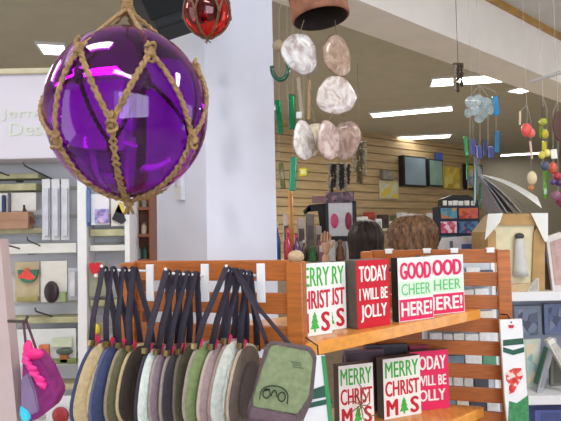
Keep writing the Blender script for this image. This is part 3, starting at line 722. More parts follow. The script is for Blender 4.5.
# small brown shelf of goods between display and column
D2 = 2.30
t = thing('knickknack_shelf', 'small brown wooden shelf of trinkets between wall display and column', 'shelf', (W(139, 250, D2).x, D2 + .05, 0))
m_wd = mat((132, 76, 46), .5, .25, 14)
for y in (207, 234, 259): qbox(MB(), 132, y, 149, y + 3, D2, .12).build('shelf', m_wd, t, world=True)
qbox(MB(), 149, 190, 150.5, 262, D2, .12).build('side', m_wd, t, world=True); qbox(MB(), 130.5, 190, 132, 262, D2, .12).build('side', m_wd, t, world=True)
a = W(140, 262, D2); MB().box((a.x, D2 + .09, a.z / 2), (.05, .05, a.z)).build('stand', m_wd, t, world=True)
a = W(140, 200, D2); MB().box((a.x, D2 + .125, Z(226, D2)), (.075, .01, .31)).build('back', mat((150, 96, 66), .6, .2), t, world=True)
for lb, x0, y0, x1, y1, c in (('brown tin', 134, 221, 140, 234, (110, 74, 70)), ('cream jar', 141, 222, 147, 234, (190, 170, 140)), ('pale blue jar', 135, 245, 141, 259, (160, 190, 196)), ('dark green jar', 142, 246, 148, 259, (50, 84, 60)), ('gold ornament', 134, 197, 140, 207, (176, 130, 50)), ('grey tin', 141, 196, 147, 207, (140, 130, 120))):
    p0 = W((x0 + x1) / 2, y1, D2 + .04); r = (x1 - x0) / 2 * D2 / F; h = (y1 - y0) * D2 / F
    tt = thing('trinket_jar', lb + ' on the small brown shelf beside the column', 'jar', p0)
    MB().lathe([(0, 0), (r, 0), (r * 1.0, h * .6), (r * .7, h * .78), (0, h * .78)], 14).build('jar_body', mat(c, .3, .1), tt, smooth=False)
    MB().lathe([(0, h * .78), (r * .75, h * .78), (r * .75, h * .95), (0, h)], 14).build('lid', mat(tuple(int(v * .7) for v in c), .4), tt)

# pinkish board and magenta bag at the far left
t = thing('leaning_board', 'pinkish beige board edge at the bottom left corner of the view', 'board', W(4, 420, 1.0))
lb_ = MB(); a = W(17, 421, 1.0); b = W(1, 250, 1.0); d = (b - a).normalized(); g0 = a - d * (a.z / d.z); 
wv = Vector((-.055, 0, 0)); tp_ = b + d * .02
lb_.front([(g0.x, g0.z), (tp_.x, tp_.z), (tp_.x + wv.x, tp_.z), (g0.x + wv.x, g0.z)], 1.0, 1.03)
lb_.build('board', mat((186, 166, 164), .6, .06, 12), t, world=True)
pg_ = W(5, 322, .99); MB().tube([pg_ + Vector((0, .012, 0)), pg_ + Vector((.035, -.0, .0)), pg_ + Vector((.04, 0, .01))], .003, 6).build('peg', m_hook, t, world=True)
D3 = .995; base = W(38, 385, D3)
t = thing('child_bag', 'small magenta and purple child bag with pink ruffle, bottom left', 'bag', base)
def bp(pts, y0, y1, nm, m):
    P = [W(x, y, D3) - base for x, y in pts]; mb = MB(); mb.front([(q.x, q.z) for q in P], y0, y1); bmesh.ops.bevel(mb.bm, geom=list(mb.bm.edges), offset=.0025, segments=2, affect='EDGES'); return mb.build(nm, m, t)
bp([(22, 362), (34, 352), (46, 366), (58, 394), (52, 408), (38, 419), (25, 424), (21, 400)], 0, .04, 'body', mat((128, 34, 106), .7, .25, 60, bump=.2))
bp([(22, 378), (30, 372), (37, 392), (40, 411), (28, 416), (22, 408)], -.006, .002, 'pocket', mat((126, 104, 140), .7, .1))
bp([(22, 404), (31, 411), (32, 419), (25, 421), (21, 414)], -.009, .0, 'cyan_trim', mat((60, 190, 214), .6))
rf = MB(); pts = []
for k in range(25):
    pts.append(W(24 + k * .85 + 1.6 * math.sin(k * 1.5), 358 + k * 1.25, D3 - .007 - .003 * math.cos(k * 1.5)) - base)
rf.tube(pts, [.0065 + .0012 * (1 + math.sin(k * 1.5 + 1)) for k in range(25)], 8, r2=.0045)
rf.build('ruffle', mat((226, 50, 140), .6, .15, 60), t, smooth=True)
qq = W(33, 354, D3) - base; q1 = W(28, 349, D3) - base
MB().ball(qq, .013, 12, (1.5, .6, .8)).ball(q1, .011, 12, (.8, .6, 1.5)).build('bow', mat((214, 36, 120), .6, .15, 60), t, smooth=True)
hk_ = pg_ + Vector((.032, 0, .003)) - base
MB().tube([W(27, 356, D3) - base, hk_, hk_ + Vector((.004, .002, 0)), W(36, 357, D3) - base + Vector((0, .01, 0))], .0022, 6).build('carry_loop', mat((90, 50, 70), .7), t)

# ------------------------------------------------------------------ right side: white shelf unit with goods
D4 = 2.6; xa, xb = W(512, 300, D4).x - .02, W(640, 300, D4).x
z1, z2 = Z(292, D4, 540), Z(396, D4, 540)
t = thing('shelf_unit', 'white metal shelf unit behind the rack at the right edge', 'shelf', ((xa + xb) / 2 - .2, D4 + .2, 0))
for zz in (z1, z2, .4): MB().box(((xa + xb) / 2 - .02, D4 + .2, zz - .02), (xb - xa + .04, .40, .042), bevel=.003).build('shelf', m_white, t, world=True)
MB().box(((xa + xb) / 2 - .02, D4 + .41, .72), (xb - xa + .04, .015, 1.44)).build('back_panel', mat((150, 156, 170), .6, .15, 8), t, world=True)
for x in (xa - .02, xb): MB().box((x, D4 + .38, .73), (.03, .03, 1.46)).build('upright', m_white, t, world=True)
# kraft box with a white figure
Dk = 2.62; base = W(517, 292, Dk); base.z = z1 + .001
t = thing('display_case', 'kraft brown gabled box holding a white figure, on the upper white shelf', 'box', base)
def kx(pts, y0, y1, nm, m, bev=0):
    P = [W(x, y, Dk) for x, y in pts]; mb = MB(); mb.front([(q.x, max(q.z, z1 + .002)) for q in P], Dk + y0, Dk + y1); return mb.build(nm, m, t, world=True)
mk = mat((178, 142, 92), .7, .12, 18)
kx([(489, 296), (489, 232), (503, 214), (532, 213), (545, 234), (545, 296)], .03, .24, 'carton', mk)
kx([(488, 296), (488, 232), (493, 227), (496, 232), (496, 296)], -.0, .03, 'front_edge', mk); kx([(532, 296), (534, 232), (538, 227), (545, 236), (545, 296)], -.0, .03, 'front_edge', mk)
kx([(494, 225), (502, 215), (532, 214), (539, 225)], 0, .03, 'front_edge', mk)
kx([(495, 287), (495, 224), (535, 224), (534, 287)], .012, .031, 'inner_panel', mat((214, 204, 168), .7, .06))
kx([(497, 296), (497, 285), (531, 283), (531, 296)], -.005, .03, 'front_edge', mat((196, 170, 130), .7, .1))
fg = MB(); a = W(521, 276, Dk - .01); s = Dk / F
fg.lathe([(0, 0), (7 * s, 0), (6.5 * s, 6 * s), (5.2 * s, 24 * s), (4.6 * s, 34 * s), (3 * s, 37 * s), (0, 38 * s)], 18, Matrix.Translation(a)); fg.build('figure', mat((196, 194, 190), .5, .08), t, world=True, smooth=True)
MB().ball(a + Vector((0, 0, 39.5 * s)), 3.6 * s, 14, (1.3, 1, .9)).build('figure_head', mat((60, 56, 62), .5), t, world=True, smooth=True)
# white flaps either side
for nm, P, lb in (('paper_flap', [(485, 240), (488, 214), (503, 213), (500, 222)], 'pointed white card standing left of the kraft gabled box'), ('paper_flap', [(531, 213), (548, 213), (548, 241), (545, 242)], 'pointed white card leaning right of the kraft gabled box')):
    q = [W(x, y, Dk - .02) for x, y in P]; o = MB().front([(v.x - q[3].x, v.z - q[3].z) for v in q], 0, .004).build(nm, mat((226, 226, 220), .6, .03), loc=(q[3].x, Dk - .02, q[3].z)); tag(o, lb, 'card')
# open brochures draped over the box
base = W(515, 190, 2.7)
t = thing('open_brochure', 'large grey white open brochure fanned over the kraft box', 'brochure', base)
A0 = W(481, 178, 2.66)
for k, (ex, ey, c) in enumerate(((503, 214, (150, 152, 158)), (508, 214, (196, 198, 202)), (514, 214, (110, 112, 120)), (521, 213.5, (206, 208, 212)), (530, 213, (120, 124, 130)), (542, 210, (208, 210, 206)))):
    E = W(ex, ey, 2.66); bk = Vector((.03 + .015 * k, .26, .014 + .004 * k + (.085 if k == 5 else 0))); up = Vector((0, 0, .0015 * k))
    mb = MB(); v = [A0 + up * 2, E + up, E + bk + up, A0 + bk + up * 2] if k < 5 else [A0 + up * 2, E + up, E + Vector((.10, .26, .075)), A0 + Vector((.10, .26, .040))]; n = 8; rows = []
    for i in range(n + 1):
        s_ = i / n; sag = Vector((0, 0, .022 * math.sin(math.pi * s_) * (k + 1) / 6)); rows.append((v[0].lerp(v[1], s_) + sag, v[3].lerp(v[2], s_) + sag))
    bv = [[mb.bm.verts.new(p + o) for p in r for o in (Vector((0, 0, 0)), Vector((0, 0, .0025)))] for r in rows]
    for a_, b_ in zip(bv, bv[1:]):
        mb.bm.faces.new((a_[0], a_[2], b_[2], b_[0])); mb.bm.faces.new((a_[1], b_[1], b_[3], a_[3])); mb.bm.faces.new((a_[0], b_[0], b_[1], a_[1])); mb.bm.faces.new((a_[2], a_[3], b_[3], b_[2]))
    mb.bm.faces.new((bv[0][0], bv[0][1], bv[0][3], bv[0][2])); mb.bm.faces.new((bv[-1][0], bv[-1][2], bv[-1][3], bv[-1][1]))
    mb.build('page', mat(c, .5, .06, 10), t, world=True)
# leaning frames, books and boxes on the unit
def leaner(label, P, DD, th, c, nm='framed_print', cat='picture', inner=None, grp=None):
    q = [W(x, y, DD) for x, y in P]
    for v in q:
        for zz in (z1, z2):
            if zz - .06 < v.z < zz + .001: v.z = zz + .0015
    b = q[0].copy(); t = thing(nm, label, cat, b, 0, grp)
    MB().front([(v.x, v.z) for v in q], DD, DD + th).build('cover', mat(c, .5, .08), t, world=True)
    cx = sum(v.x for v in q) / len(q); cz = sum(v.z for v in q) / len(q)
    MB().front([(cx + (v.x - cx) * .72, cz + (v.z - cz) * .8) for v in q], DD - .003, DD + .002).build('printed_face', inner or mat(tuple(int(v * .85) for v in c), .5, .1), t, world=True)
    return t
leaner('white framed print leaning at the right edge of the upper white shelf', [(553, 293), (546, 237), (561, 232), (580, 293)], 2.63, .02, (214, 208, 204), 'framed_print', inner=mat((186, 156, 150), .6, .2, 30))
leaner('small bright blue box right of the kraft gabled box', [(538, 262), (538, 246), (547, 245), (547, 262)], 2.70, .03, (70, 112, 186), 'blue_box', 'box')
leaner('grey brown box below the small blue box', [(537, 293), (537, 262), (552, 262), (553, 293)], 2.70, .05, (112, 96, 86), 'brown_box', 'box')
leaner('small white tent card standing on the upper white shelf', [(527, 293), (536, 279), (539, 278), (539, 293)], 2.605, .02, (206, 204, 196), 'tent_card', 'card')
leaner('blue tinted book face out under the upper white shelf', [(516, 340), (514, 306), (541, 306), (542, 338)], 2.92, .02, (140, 148, 166), 'face_out_book', 'book', patches([(140, 150, 172), (110, 118, 136), (164, 168, 176), (96, 100, 116)], 25))
leaner('deep blue book face out under the upper shelf at the right edge', [(545, 335), (544, 304), (575, 304), (575, 335)], 2.92, .02, (120, 130, 160), 'face_out_book', 'book', patches([(110, 122, 160), (140, 146, 170), (90, 96, 120)], 25))
leaner('tall green edged book standing on the lower white shelf', [(538, 385), (549, 348), (553, 350), (545, 388)], 2.68, .05, (58, 112, 92), 'green_book', 'book')
leaner('pale green and cream folder on the lower white shelf', [(525, 398), (524, 340), (541, 339), (538, 398)], 2.74, .02, (196, 204, 190), 'folder', 'folder', patches([(206, 210, 190), (180, 200, 190), (216, 200, 170), (150, 180, 180)], 22))
leaner('grey metal easel leg frame on the lower white shelf', [(537, 398), (553, 338), (557, 338), (543, 398)], 2.64, .015, (168, 170, 176), 'easel', 'easel')
leaner('white book leaning open at the right edge above the lower shelf', [(547, 341), (553, 338), (575, 370), (575, 390)], 2.62, .03, (222, 220, 212), 'white_book', 'book')
leaner('dark green grey picture at the right edge of the lower shelf', [(551, 396), (551, 352), (575, 352), (575, 396)], 2.75, .02, (112, 112, 104), 'dark_picture', 'picture')
leaner('blue folded cloth under the lower white shelf at the right', [(535, 440), (535, 410), (580, 410), (580, 440)], 2.7, .12, (96, 106, 168), 'folded_cloth', 'cloth')

# goods seen through the slats of the far rack end, on the left part of the unit
cl = [((210, 212, 216), 'white'), ((120, 150, 160), 'blue grey'), ((70, 70, 90), 'dark'), ((60, 130, 90), 'green'), ((196, 200, 196), 'pale grey'), ((214, 206, 180), 'cream')]
xs = xa - .34; i = 0
for zt in (z1, z2):
    x = xa + .0
    for k in range(6):
        c, nm = cl[(k * 2 + (zt == z2) * 3 + k // 3) % 6]; wv_ = .026 + .006 * (k % 3); hh = .20 + .05 * ((k * 5) % 3) / 2
        if x + wv_ > xa + .12: break
        t = thing('upright_pack', '%s %s package behind the far slatted rack end, %s from the left' % ('upper shelf' if zt == z1 else 'lower shelf', nm, ('first', 'second', 'third', 'fourth', 'fifth', 'sixth')[k]), 'package', (x + wv_ / 2, D4 + .33, zt + .002))
        MB().box((0, 0, hh / 2), (wv_ - .006, .10, hh), bevel=.003).build('pack_body', mat(c, .5, .1), t)
        MB().box((0, -.051, hh * .55), (wv_ * .6, .003, hh * .4)).build('printed_label', mat(tuple(min(255, int(v * .75 + 30)) for v in c), .5, .1), t)
        x += wv_ + .004

# card rack right behind the far slatted end
Dr = 2.32; xr0, xr1 = W(428, 300, Dr).x, W(499, 300, Dr).x
t = thing('card_rack', 'white rack of small cards seen through the slats of the far rack end', 'card rack', ((xr0 + xr1) / 2, Dr + .05, 0))
MB().box(((xr0 + xr1) / 2, Dr + .07, .74), (xr1 - xr0, .015, 1.48)).build('back_panel', mat((196, 200, 206), .5, .1, 9), t, world=True)
for x in (xr0, xr1): MB().box((x, Dr + .07, .74), (.016, .03, 1.48)).build('upright', m_white, t, world=True)
rr = random.Random(11); zz = 1.46; cc_ = [(226, 228, 230), (206, 208, 204), (226, 222, 206), (120, 150, 170), (70, 72, 84), (90, 150, 120), (216, 220, 226)]
while zz > .78:
    MB().box(((xr0 + xr1) / 2, Dr + .045, zz - .083), (xr1 - xr0, .045, .008)).build('tray', m_white, t, world=True); x = xr0 + .012
    while x < xr1 - .05:
        w_ = rr.uniform(.04, .075); h_ = rr.uniform(.05, .068); MB().box((x + w_ / 2, Dr + .045, zz - .078 + h_ / 2), (w_ - .005, .02, h_), bevel=.001).build('card', mat(cc_[rr.randrange(7)], .5, .12, 60), t, world=True); x += w_
    zz -= .088

# pedestal with white box and blue panel
Dp = 3.05; x0, x1 = W(444, 250, Dp).x, W(492, 250, Dp).x; zt = Z(253, Dp, 465)
t = thing('pedestal', 'white pedestal behind the rack carrying the white and blue box', 'pedestal', ((x0 + x1) / 2, Dp + .12, 0))
MB().box(((x0 + x1) / 2, Dp + .12, zt - .02), (x1 - x0, .26, .04)).build('top', m_white, t, world=True); MB().box(((x0 + x1) / 2, Dp + .12, zt / 2 - .02), ((x1 - x0) * .8, .2, zt - .04)).build('column', mat((190, 190, 196), .6), t, world=True)
P = [W(x, y, Dp) for x, y in ((444, 252), (450, 238), (478, 236), (484, 252))]
t = thing('ship_box', 'white slanted box with blue panel on the pedestal below the magnet rack', 'box', ((x0 + x1) / 2, Dp, zt))
MB().front([(q.x, max(q.z, zt + .001)) for q in P], Dp + .01, Dp + .16).build('carton', m_white, t, world=True)
qbox(MB(), 462, 244, 480, 250, Dp + .004, .008).build('blue_panel', mat((84, 110, 180), .5), t, world=True); qbox(MB(), 450, 241, 453, 249, Dp + .004, .008).build('window_mark', mat((110, 112, 120), .5), t, world=True)

# magnet rack
Dm = 3.4; cx = W(459, 230, Dm).x
t = thing('magnet_rack', 'dark navy rack of colourful magnet panels standing behind the second shopper', 'display rack', (cx, Dm + .08, 0))
qbox(MB(), 439, 206, 480, 249, Dm, .14, bevel=.004).build('cabinet', mat((28, 34, 62), .5, .15), t, world=True)
P = [W(x, y, Dm + .02) for x, y in ((441, 207), (442, 199), (452, 195), (468, 195), (478, 200), (479, 207))]; MB().front([(q.x, q.z) for q in P], Dm + .02, Dm + .10).build('header', m_black, t, world=True)
for k, (x, c) in enumerate(((445, 4), (450.5, 4), (455.5, 5), (461, 5), (467, 5), (473, 4))):
    o = MB(); qbox(o, x - c / 2, 200.5 + (k % 2) * .4, x + c / 2, 205.5, Dm + .014, .008, bevel=.002); o.build('white_mark', m_off, t, world=True)
for x0_, y0_, x1_, y1_, cs in ((441, 208, 457, 218.5, [(70, 130, 150), (196, 120, 60), (90, 150, 170), (200, 150, 90)]), (459, 208, 478, 218.5, [(186, 66, 50), (206, 110, 60), (150, 50, 60), (200, 90, 90)]),
                               (441, 221.5, 457, 233, [(206, 70, 110), (230, 200, 210), (190, 60, 100), (214, 110, 140)]), (459, 221.5, 478, 233, [(50, 90, 140), (180, 90, 110), (70, 120, 160), (60, 70, 110)]), (441, 236, 457, 246, [(70, 120, 130), (60, 90, 110)]), (459, 236, 478, 246, [(90, 100, 130), (60, 60, 90)])):
    o = MB(); qbox(o, x0_, y0_, x1_, y1_, Dm - .006, .008, bevel=.001); o.build('magnet_panel', patches(cs, 45), t, world=True)
MB().box((cx, Dm + .07, Z(249, Dm, 459) / 2), (.05, .05, Z(249, Dm, 459))).build('pole', m_metal, t, world=True); MB().lathe([(0, 0), (.14, 0), (.14, .02), (0, .03)], 24, Matrix.Translation((cx, Dm + .07, 0))).build('base', m_black, t, world=True)

# ------------------------------------------------------------------ pictures and goods on the slat wall
def wallD(px):
    d = W(px, 200, 1) - EYE; k = d.x / d.y
    ax, ay = SWA; bx, by = SWB[0] - ax, SWB[1] - ay
    u = (k * ay - ax) / (bx - k * by); return ay + by * u
WR = math.atan2(SWB[1] - SWA[1], SWB[0] - SWA[0])
def wallpic(label, x0, y0, x1, y1, fc, img, grp='framed pictures on the slat wall', depth=.09, off=.0, nm='framed_picture', cat='picture'):
    d0, d1 = wallD(x0), wallD(x1); a, b = W(x0, (y0 + y1) / 2, d0), W(x1, (y0 + y1) / 2, d1); c = (a + b) / 2; dc = wallD((x0 + x1) / 2)
    w_ = (Vector((b.x, b.y)) - Vector((a.x, a.y))).length; h = (y1 - y0) / F * dc; n = Vector((math.sin(WR), -math.cos(WR), 0))
    t = thing(nm, label, cat, c + n * (depth / 2 + .016), WR, grp)
    MB().box((0, 0, 0), (w_, depth, h), bevel=.004).build('frame', mat(fc, .5, .1), t)
    MB().box((0, -depth / 2 - .002, 0), (w_ * .88, .008, h * .9)).build('canvas', img, t); return t
wallpic('blue grey picture in black frame on the slat wall, left one of the framed pair', 398, 157, 421, 187, (36, 34, 36), mat((138, 158, 172), .35, .12, 3), depth=.10)
wallpic('greenish picture in black frame on the slat wall, right one of the framed pair', 424, 160, 438, 187, (44, 46, 44), mat((136, 164, 156), .4, .2, 4), depth=.09)
wallpic('yellow painting without frame between the framed pair and the beach picture', 441, 167, 458, 189, (206, 180, 70), patches([(224, 196, 64), (206, 180, 90), (230, 210, 110), (190, 160, 60)], 6), depth=.03)
wallpic('picture of yellow shore under white sky in black frame, behind the hanging glass', 462, 165, 478, 190, (30, 30, 34), patches([(216, 222, 226), (222, 196, 60), (120, 160, 190)], 7), depth=.09)
wallpic('small cream print with yellow flowers on the slat wall above the dark haired shopper', 378, 181, 397, 199, (196, 190, 160), patches([(206, 204, 180), (200, 196, 170), (216, 190, 70), (190, 196, 160)], 9), depth=.02)
wallpic('grey stone carving on the slat wall above the cream flower print', 379, 171, 390, 180, (120, 116, 108), mat((140, 136, 128), .8, .4, 20), depth=.06, nm='stone_carving', cat='ornament')
wallpic('bright blue tag hanging near the ceiling between the pictures', 434, 153, 441, 162, (60, 84, 170), mat((80, 110, 200), .5), depth=.02, nm='price_tag', cat='tag')

# ledge with a row of small goods under the pictures
dL, dR = wallD(352) - .55, wallD(446) - .75
a, b = W(352, 236, dL), W(446, 236, dR); zL = 1.665
t = thing('goods_ledge', 'long pale counter with a row of small goods under the framed pictures', 'counter', ((a.x + b.x) / 2, (a.y + b.y) / 2, 0))
dd = Vector((b.x - a.x, b.y - a.y, 0)); rz = math.atan2(dd.y, dd.x); cc = Vector(((a.x + b.x) / 2, (a.y + b.y) / 2, 0))
MB().box(cc + Vector((0, 0, zL - .02)), (dd.length, .36, .04), rz=rz).build('top', mat((190, 176, 150), .5), t, world=True); MB().box(cc + Vector((0, 0, zL / 2 - .02)), (dd.length - .06, .3, zL - .04), rz=rz).build('base', mat((140, 120, 92), .6, .2), t, world=True)
gc = [((222, 224, 226), 'white'), ((206, 200, 190), 'cream'), ((208, 110, 60), 'orange'), ((220, 224, 226), 'white'), ((120, 150, 170), 'blue'), ((214, 214, 214), 'white'), ((96, 110, 84), 'green'), ((206, 196, 180), 'cream'), ((70, 62, 60), 'black'), ((216, 214, 210), 'white'), ((160, 60, 56), 'red'), ((210, 214, 220), 'white')]
n = 15; ORD = 'first second third fourth fifth sixth seventh eighth ninth tenth eleventh twelfth thirteenth fourteenth fifteenth'.split()
for k in range(n):
    c, nm = gc[(k * 5) % 12]; f_ = (k + .5) / n; p = a.lerp(b, f_); h = .11 + .13 * ((k * 7) % 5) / 4; wv_ = dd.length / n * .86
    t = thing('small_box', '%s box on the far pale counter, %s from its left end' % (nm, ORD[k]), 'box', (p.x, p.y, zL + .001), rz, 'boxes on the far counter')
    MB().box((0, 0, h / 2), (wv_, .12, h), bevel=.006).build('carton', mat(c, .5, .1), t); MB().box((0, -.062, h * .5), (wv_ * .6, .004, h * .4)).build('printed_label', mat(tuple(int(v * .8) for v in c), .5, .15), t)

# black beaded hangings in front of the slat wall
def strands(label, px0, px1, y0, y1, Dq, c, n, seed):
    rr = random.Random(seed); base = W((px0 + px1) / 2, y0, Dq); t = thing('beaded_hanging', label, 'hanging ornament', base, 0, 'beaded hangings')
    MB().tube([W(px0, y0, Dq) - base, W(px1, y0, Dq) - base], .008, 8).build('top_bar', mat((90, 76, 60), .6), t)
    MB().tube([(0, 0, 0), (0, 0, CEIL - base.z)], .002, 5).build('cord', m_cord, t)
    for i in range(n):
        x = px0 + (px1 - px0) * (i + .5) / n; yb = y1 - rr.random() * (y1 - y0) * .35; mb = MB(); mb.tube([W(x, y0, Dq) - base, W(x, yb, Dq) - base], .002, 5); y = y0 + 2
        while y < yb: q = W(x + rr.uniform(-.5, .5), y, Dq) - base; mb.ball(q, rr.uniform(.010, .020) * Dq / 5, 8, (1, 1, 1.3)); y += rr.uniform(2.6, 4.2)
        mb.build('bead_strand', mat(c if i % 3 else (150, 140, 124), .35, .3, 20), t, smooth=True)
strands('black beaded hanging with short strands below the shell chime', 328, 350, 164, 196, 5.0, (34, 32, 32), 8, 1)
strands('olive and brown beaded hanging right of the black beaded one', 352, 367, 142, 186, 5.2, (96, 86, 60), 4, 2)
strands('dark bead hanging under the grey beam left of the blue glass', 453, 463, 64, 92, 3.4, (74, 62, 52), 3, 3)

# ------------------------------------------------------------------ middle counter
Dc = 4.3; a = W(262, 262, Dc); b = W(352, 262, Dc); zc = Z(262, Dc, 310)
t = thing('display_counter', 'pale display counter of small goods between column and dark haired shopper', 'counter', ((a.x + b.x) / 2, Dc + .3, 0))
MB().box(((a.x + b.x) / 2, Dc + .3, zc - .02), (b.x - a.x, .6, .04), bevel=.004).build('top', mat((196, 186, 170), .5), t, world=True); MB().box(((a.x + b.x) / 2, Dc + .3, zc / 2 - .02), (b.x - a.x - .06, .54, zc - .04)).build('base', mat((170, 150, 126), .6, .1), t, world=True)
def stand(label, nm, cat, x0, y0, x1, y1, c, DD=Dc + .06, kind='box', top=None, grp=None):
    base = W((x0 + x1) / 2, y1, DD); base.z = zc + .001; s = DD / F; w_ = (x1 - x0) * s; h = Z(y0, DD, (x0 + x1) / 2) - base.z
    t = thing(nm, label, cat, base, 0, grp)
    if kind == 'box':
        MB().box((0, 0, h / 2), (w_, .08, h), bevel=.004).build('carton', mat(c, .5, .15), t); MB().box((0, -.042, h * .6), (w_ * .7, .004, h * .3)).build('printed_label', mat(top or (200, 200, 196), .5, .1), t)
    elif kind == 'bottle':
        r = w_ / 2; MB().lathe([(0, 0), (r, 0), (r, h * .55), (r * .45, h * .72), (r * .4, h * .88), (0, h * .88)], 16).build('bottle_body', mat(c, .15, .1, coat=.5), t, smooth=True); MB().lathe([(0, h * .86), (r * .5, h * .86), (r * .5, h), (0, h)], 12).build('cap', mat(top or (210, 206, 196), .4), t)
    elif kind == 'figurine':
        r = w_ / 2; MB().lathe([(0, 0), (r * .9, 0), (r, h * .12), (r * .7, h * .3), (r * .85, h * .5), (r * .55, h * .66), (r * .3, h * .72), (r * .5, h * .82), (r * .45, h * .94), (0, h)], 16, None, .08).build('figurine_body', mat(c, .5, .25, 30), t, smooth=True)
    return t
stand('blue bottle on the counter right against the column edge', 'bottle', 'bottle', 274, 222, 281, 262, (40, 84, 150), kind='bottle', top=(190, 200, 150))
stand('red and pink striped bottle with coral cap, beside the orange pole', 'bottle', 'bottle', 284, 228, 293, 262, (204, 64, 84), kind='bottle', top=(226, 110, 100))
stand('purple and pink bottle right of the red striped one', 'bottle', 'bottle', 293.5, 234, 301, 262, (110, 60, 120), kind='bottle', top=(200, 80, 120))
stand('dark brown bottle just right of the orange pole', 'bottle', 'bottle', 301.5, 240, 307, 262, (74, 60, 54), kind='bottle')
stand('small green figurine on the counter', 'figurine', 'figurine', 308, 246, 318, 262, (56, 120, 62), kind='figurine')
stand('mauve box on the counter beside the raised hand', 'small_box', 'box', 318.5, 240, 324, 262, (140, 90, 110))
stand('white box behind the brown figurine on the counter', 'small_box', 'box', 327, 240, 335, 262, (196, 194, 196))
stand('brown figurine in front of the pink and white display', 'figurine', 'figurine', 336, 239, 345, 262, (130, 84, 60), kind='figurine')
stand('pale grey box next to the dark haired shopper', 'small_box', 'box', 346, 242, 352, 262, (180, 178, 180))
for k, (x0, y0, x1, c, nm) in enumerate(((298, 218, 306, (190, 180, 170), 'cream'), (307, 214, 315, (120, 110, 104), 'grey'), (284, 214, 290, (206, 200, 190), 'pale'), (316, 226, 322, (176, 160, 150), 'beige'))):
    stand('tall %s box in the back row of the counter' % nm, 'small_box', 'box', x0, y0, x1, 262, c, DD=Dc + .28, top=(90, 84, 80))
tq = thing('wooden_pole', 'thin orange wooden pole standing up from the counter', 'pole', (W(292, 262, Dc + .2).x, Dc + .2, zc))
h = Z(194, Dc + .2, 292) - zc; MB().tube([(0, 0, 0), (0, 0, h)], .019, 10).build('pole', mat((206, 140, 70), .5, .1), tq, smooth=True); MB().lathe([(0, 0), (.05, 0), (.05, .012), (0, .02)], 16).build('base', m_wd, tq); MB().ball((0, 0, h), .024, 10).build('finial', mat((206, 150, 84), .5), tq, smooth=True)
# black easel and framed pink display
De = Dc + .34
tq = thing('black_easel', 'black board panel left of the pink and white display', 'board', (W(316, 262, De).x, De, zc))
P = [W(x, y, De) for x, y in ((324, 262), (318, 211), (306, 212), (309, 205), (328, 203), (329, 262))]; MB().front([(q.x, max(q.z, zc + .001)) for q in P], De, De + .02).build('board', mat((30, 30, 34), .6, .2), tq, world=True)
P = [W(x, y, De) for x, y in ((303, 211), (309, 205), (311, 210), (305, 215))]; MB().front([(q.x, q.z) for q in P], De, De + .02).build('arm', m_black, tq, world=True)
De = Dc + .22; c0 = W(342, 262, De)
tq = thing('lit_display', 'black framed display panel with two pink figures and a purplish header', 'display', (c0.x, De, zc))
for x0, y0, x1, y1, nm, m, y_ in ((326, 203, 329, 262, 'frame_side', m_black, 0), (353, 201, 357, 262, 'frame_side', m_black, 0), (327, 236, 356, 241, 'frame_rail', m_black, -.004), (328, 203, 354, 237, 'panel', mat((206, 204, 208), .4, .05), .004), (326, 192, 354, 203, 'header', patches([(110, 84, 100), (90, 70, 84), (150, 110, 120), (60, 50, 60)], 30), 0),
                                   (312, 196, 326, 203, 'header_wing', mat((140, 104, 104), .6, .3, 30), .006), (329, 241, 353, 262, 'lower_panel', mat((170, 164, 164), .6, .1), .006)):
    o = MB(); qbox(o, x0, y0, x1, y1, De + y_, .02); o.build(nm, m, tq, world=True)
for x, y, rx_, rz_, c in ((334.5, 221, 3.8, 7.5, (206, 70, 120)), (348.5, 221, 3.4, 9, (140, 40, 70))):
    q = W(x, y, De - .004); MB().ball(q, .5, 14, (rx_ * 2 * De / F, .03, rz_ * 2 * De / F)).build('pink_figure', mat(c, .4, .25, 40), tq, world=True, smooth=True)

# ------------------------------------------------------------------ hanging glass at the right
GB = gg((196, 212, 214), .7); GBL = gg((50, 140, 190), .35); GV = gg((90, 96, 160), .4); GG2 = gg((40, 150, 80), .4)
chime('cluster of pale blue glass discs with deep blue strips under the beam', W(480, 96, 2.55), [
    ('d', 470, 102, 5, 6, GB), ('d', 478, 100, 6, 6, GB), ('d', 486, 103, 6, 6, GB), ('d', 474, 110, 6, 6, GB), ('d', 483, 112, 6, 7, GB), ('d', 490, 109, 4, 6, GB), ('d', 479, 119, 5, 4, GB), ('d', 468, 113, 4, 5, GB), ('b', 496, 106, 6, 20, GBL),
    ('b', 466, 146, 4, 20, GG2), ('b', 473, 147, 5, 16, GV), ('b', 479, 152, 6, 14, GV), ('b', 485, 148, 5, 16, gg((70, 80, 110), .3)), ('b', 497, 142, 5, 22, gg((60, 130, 170), .4)), ('b', 491, 152, 6, 12, GV)],
    [(480, 92, 155), (470, 96, 155), (488, 96, 150), (496, 92, 150)])
chime('green and grey glass strips hanging in front of the magnet rack', W(470, 160, 2.7), [
    ('b', 467, 160, 2.5, 40, gg((60, 130, 60), .4)), ('b', 475, 184, 3, 40, gg((24, 92, 62), .4)), ('b', 480, 196, 2.5, 26, gg((30, 104, 70), .4)), ('b', 476, 168, 4, 22, gg((120, 130, 140), .4))], [(474, 158, 205), (468, 160, 190), (479, 160, 205)])
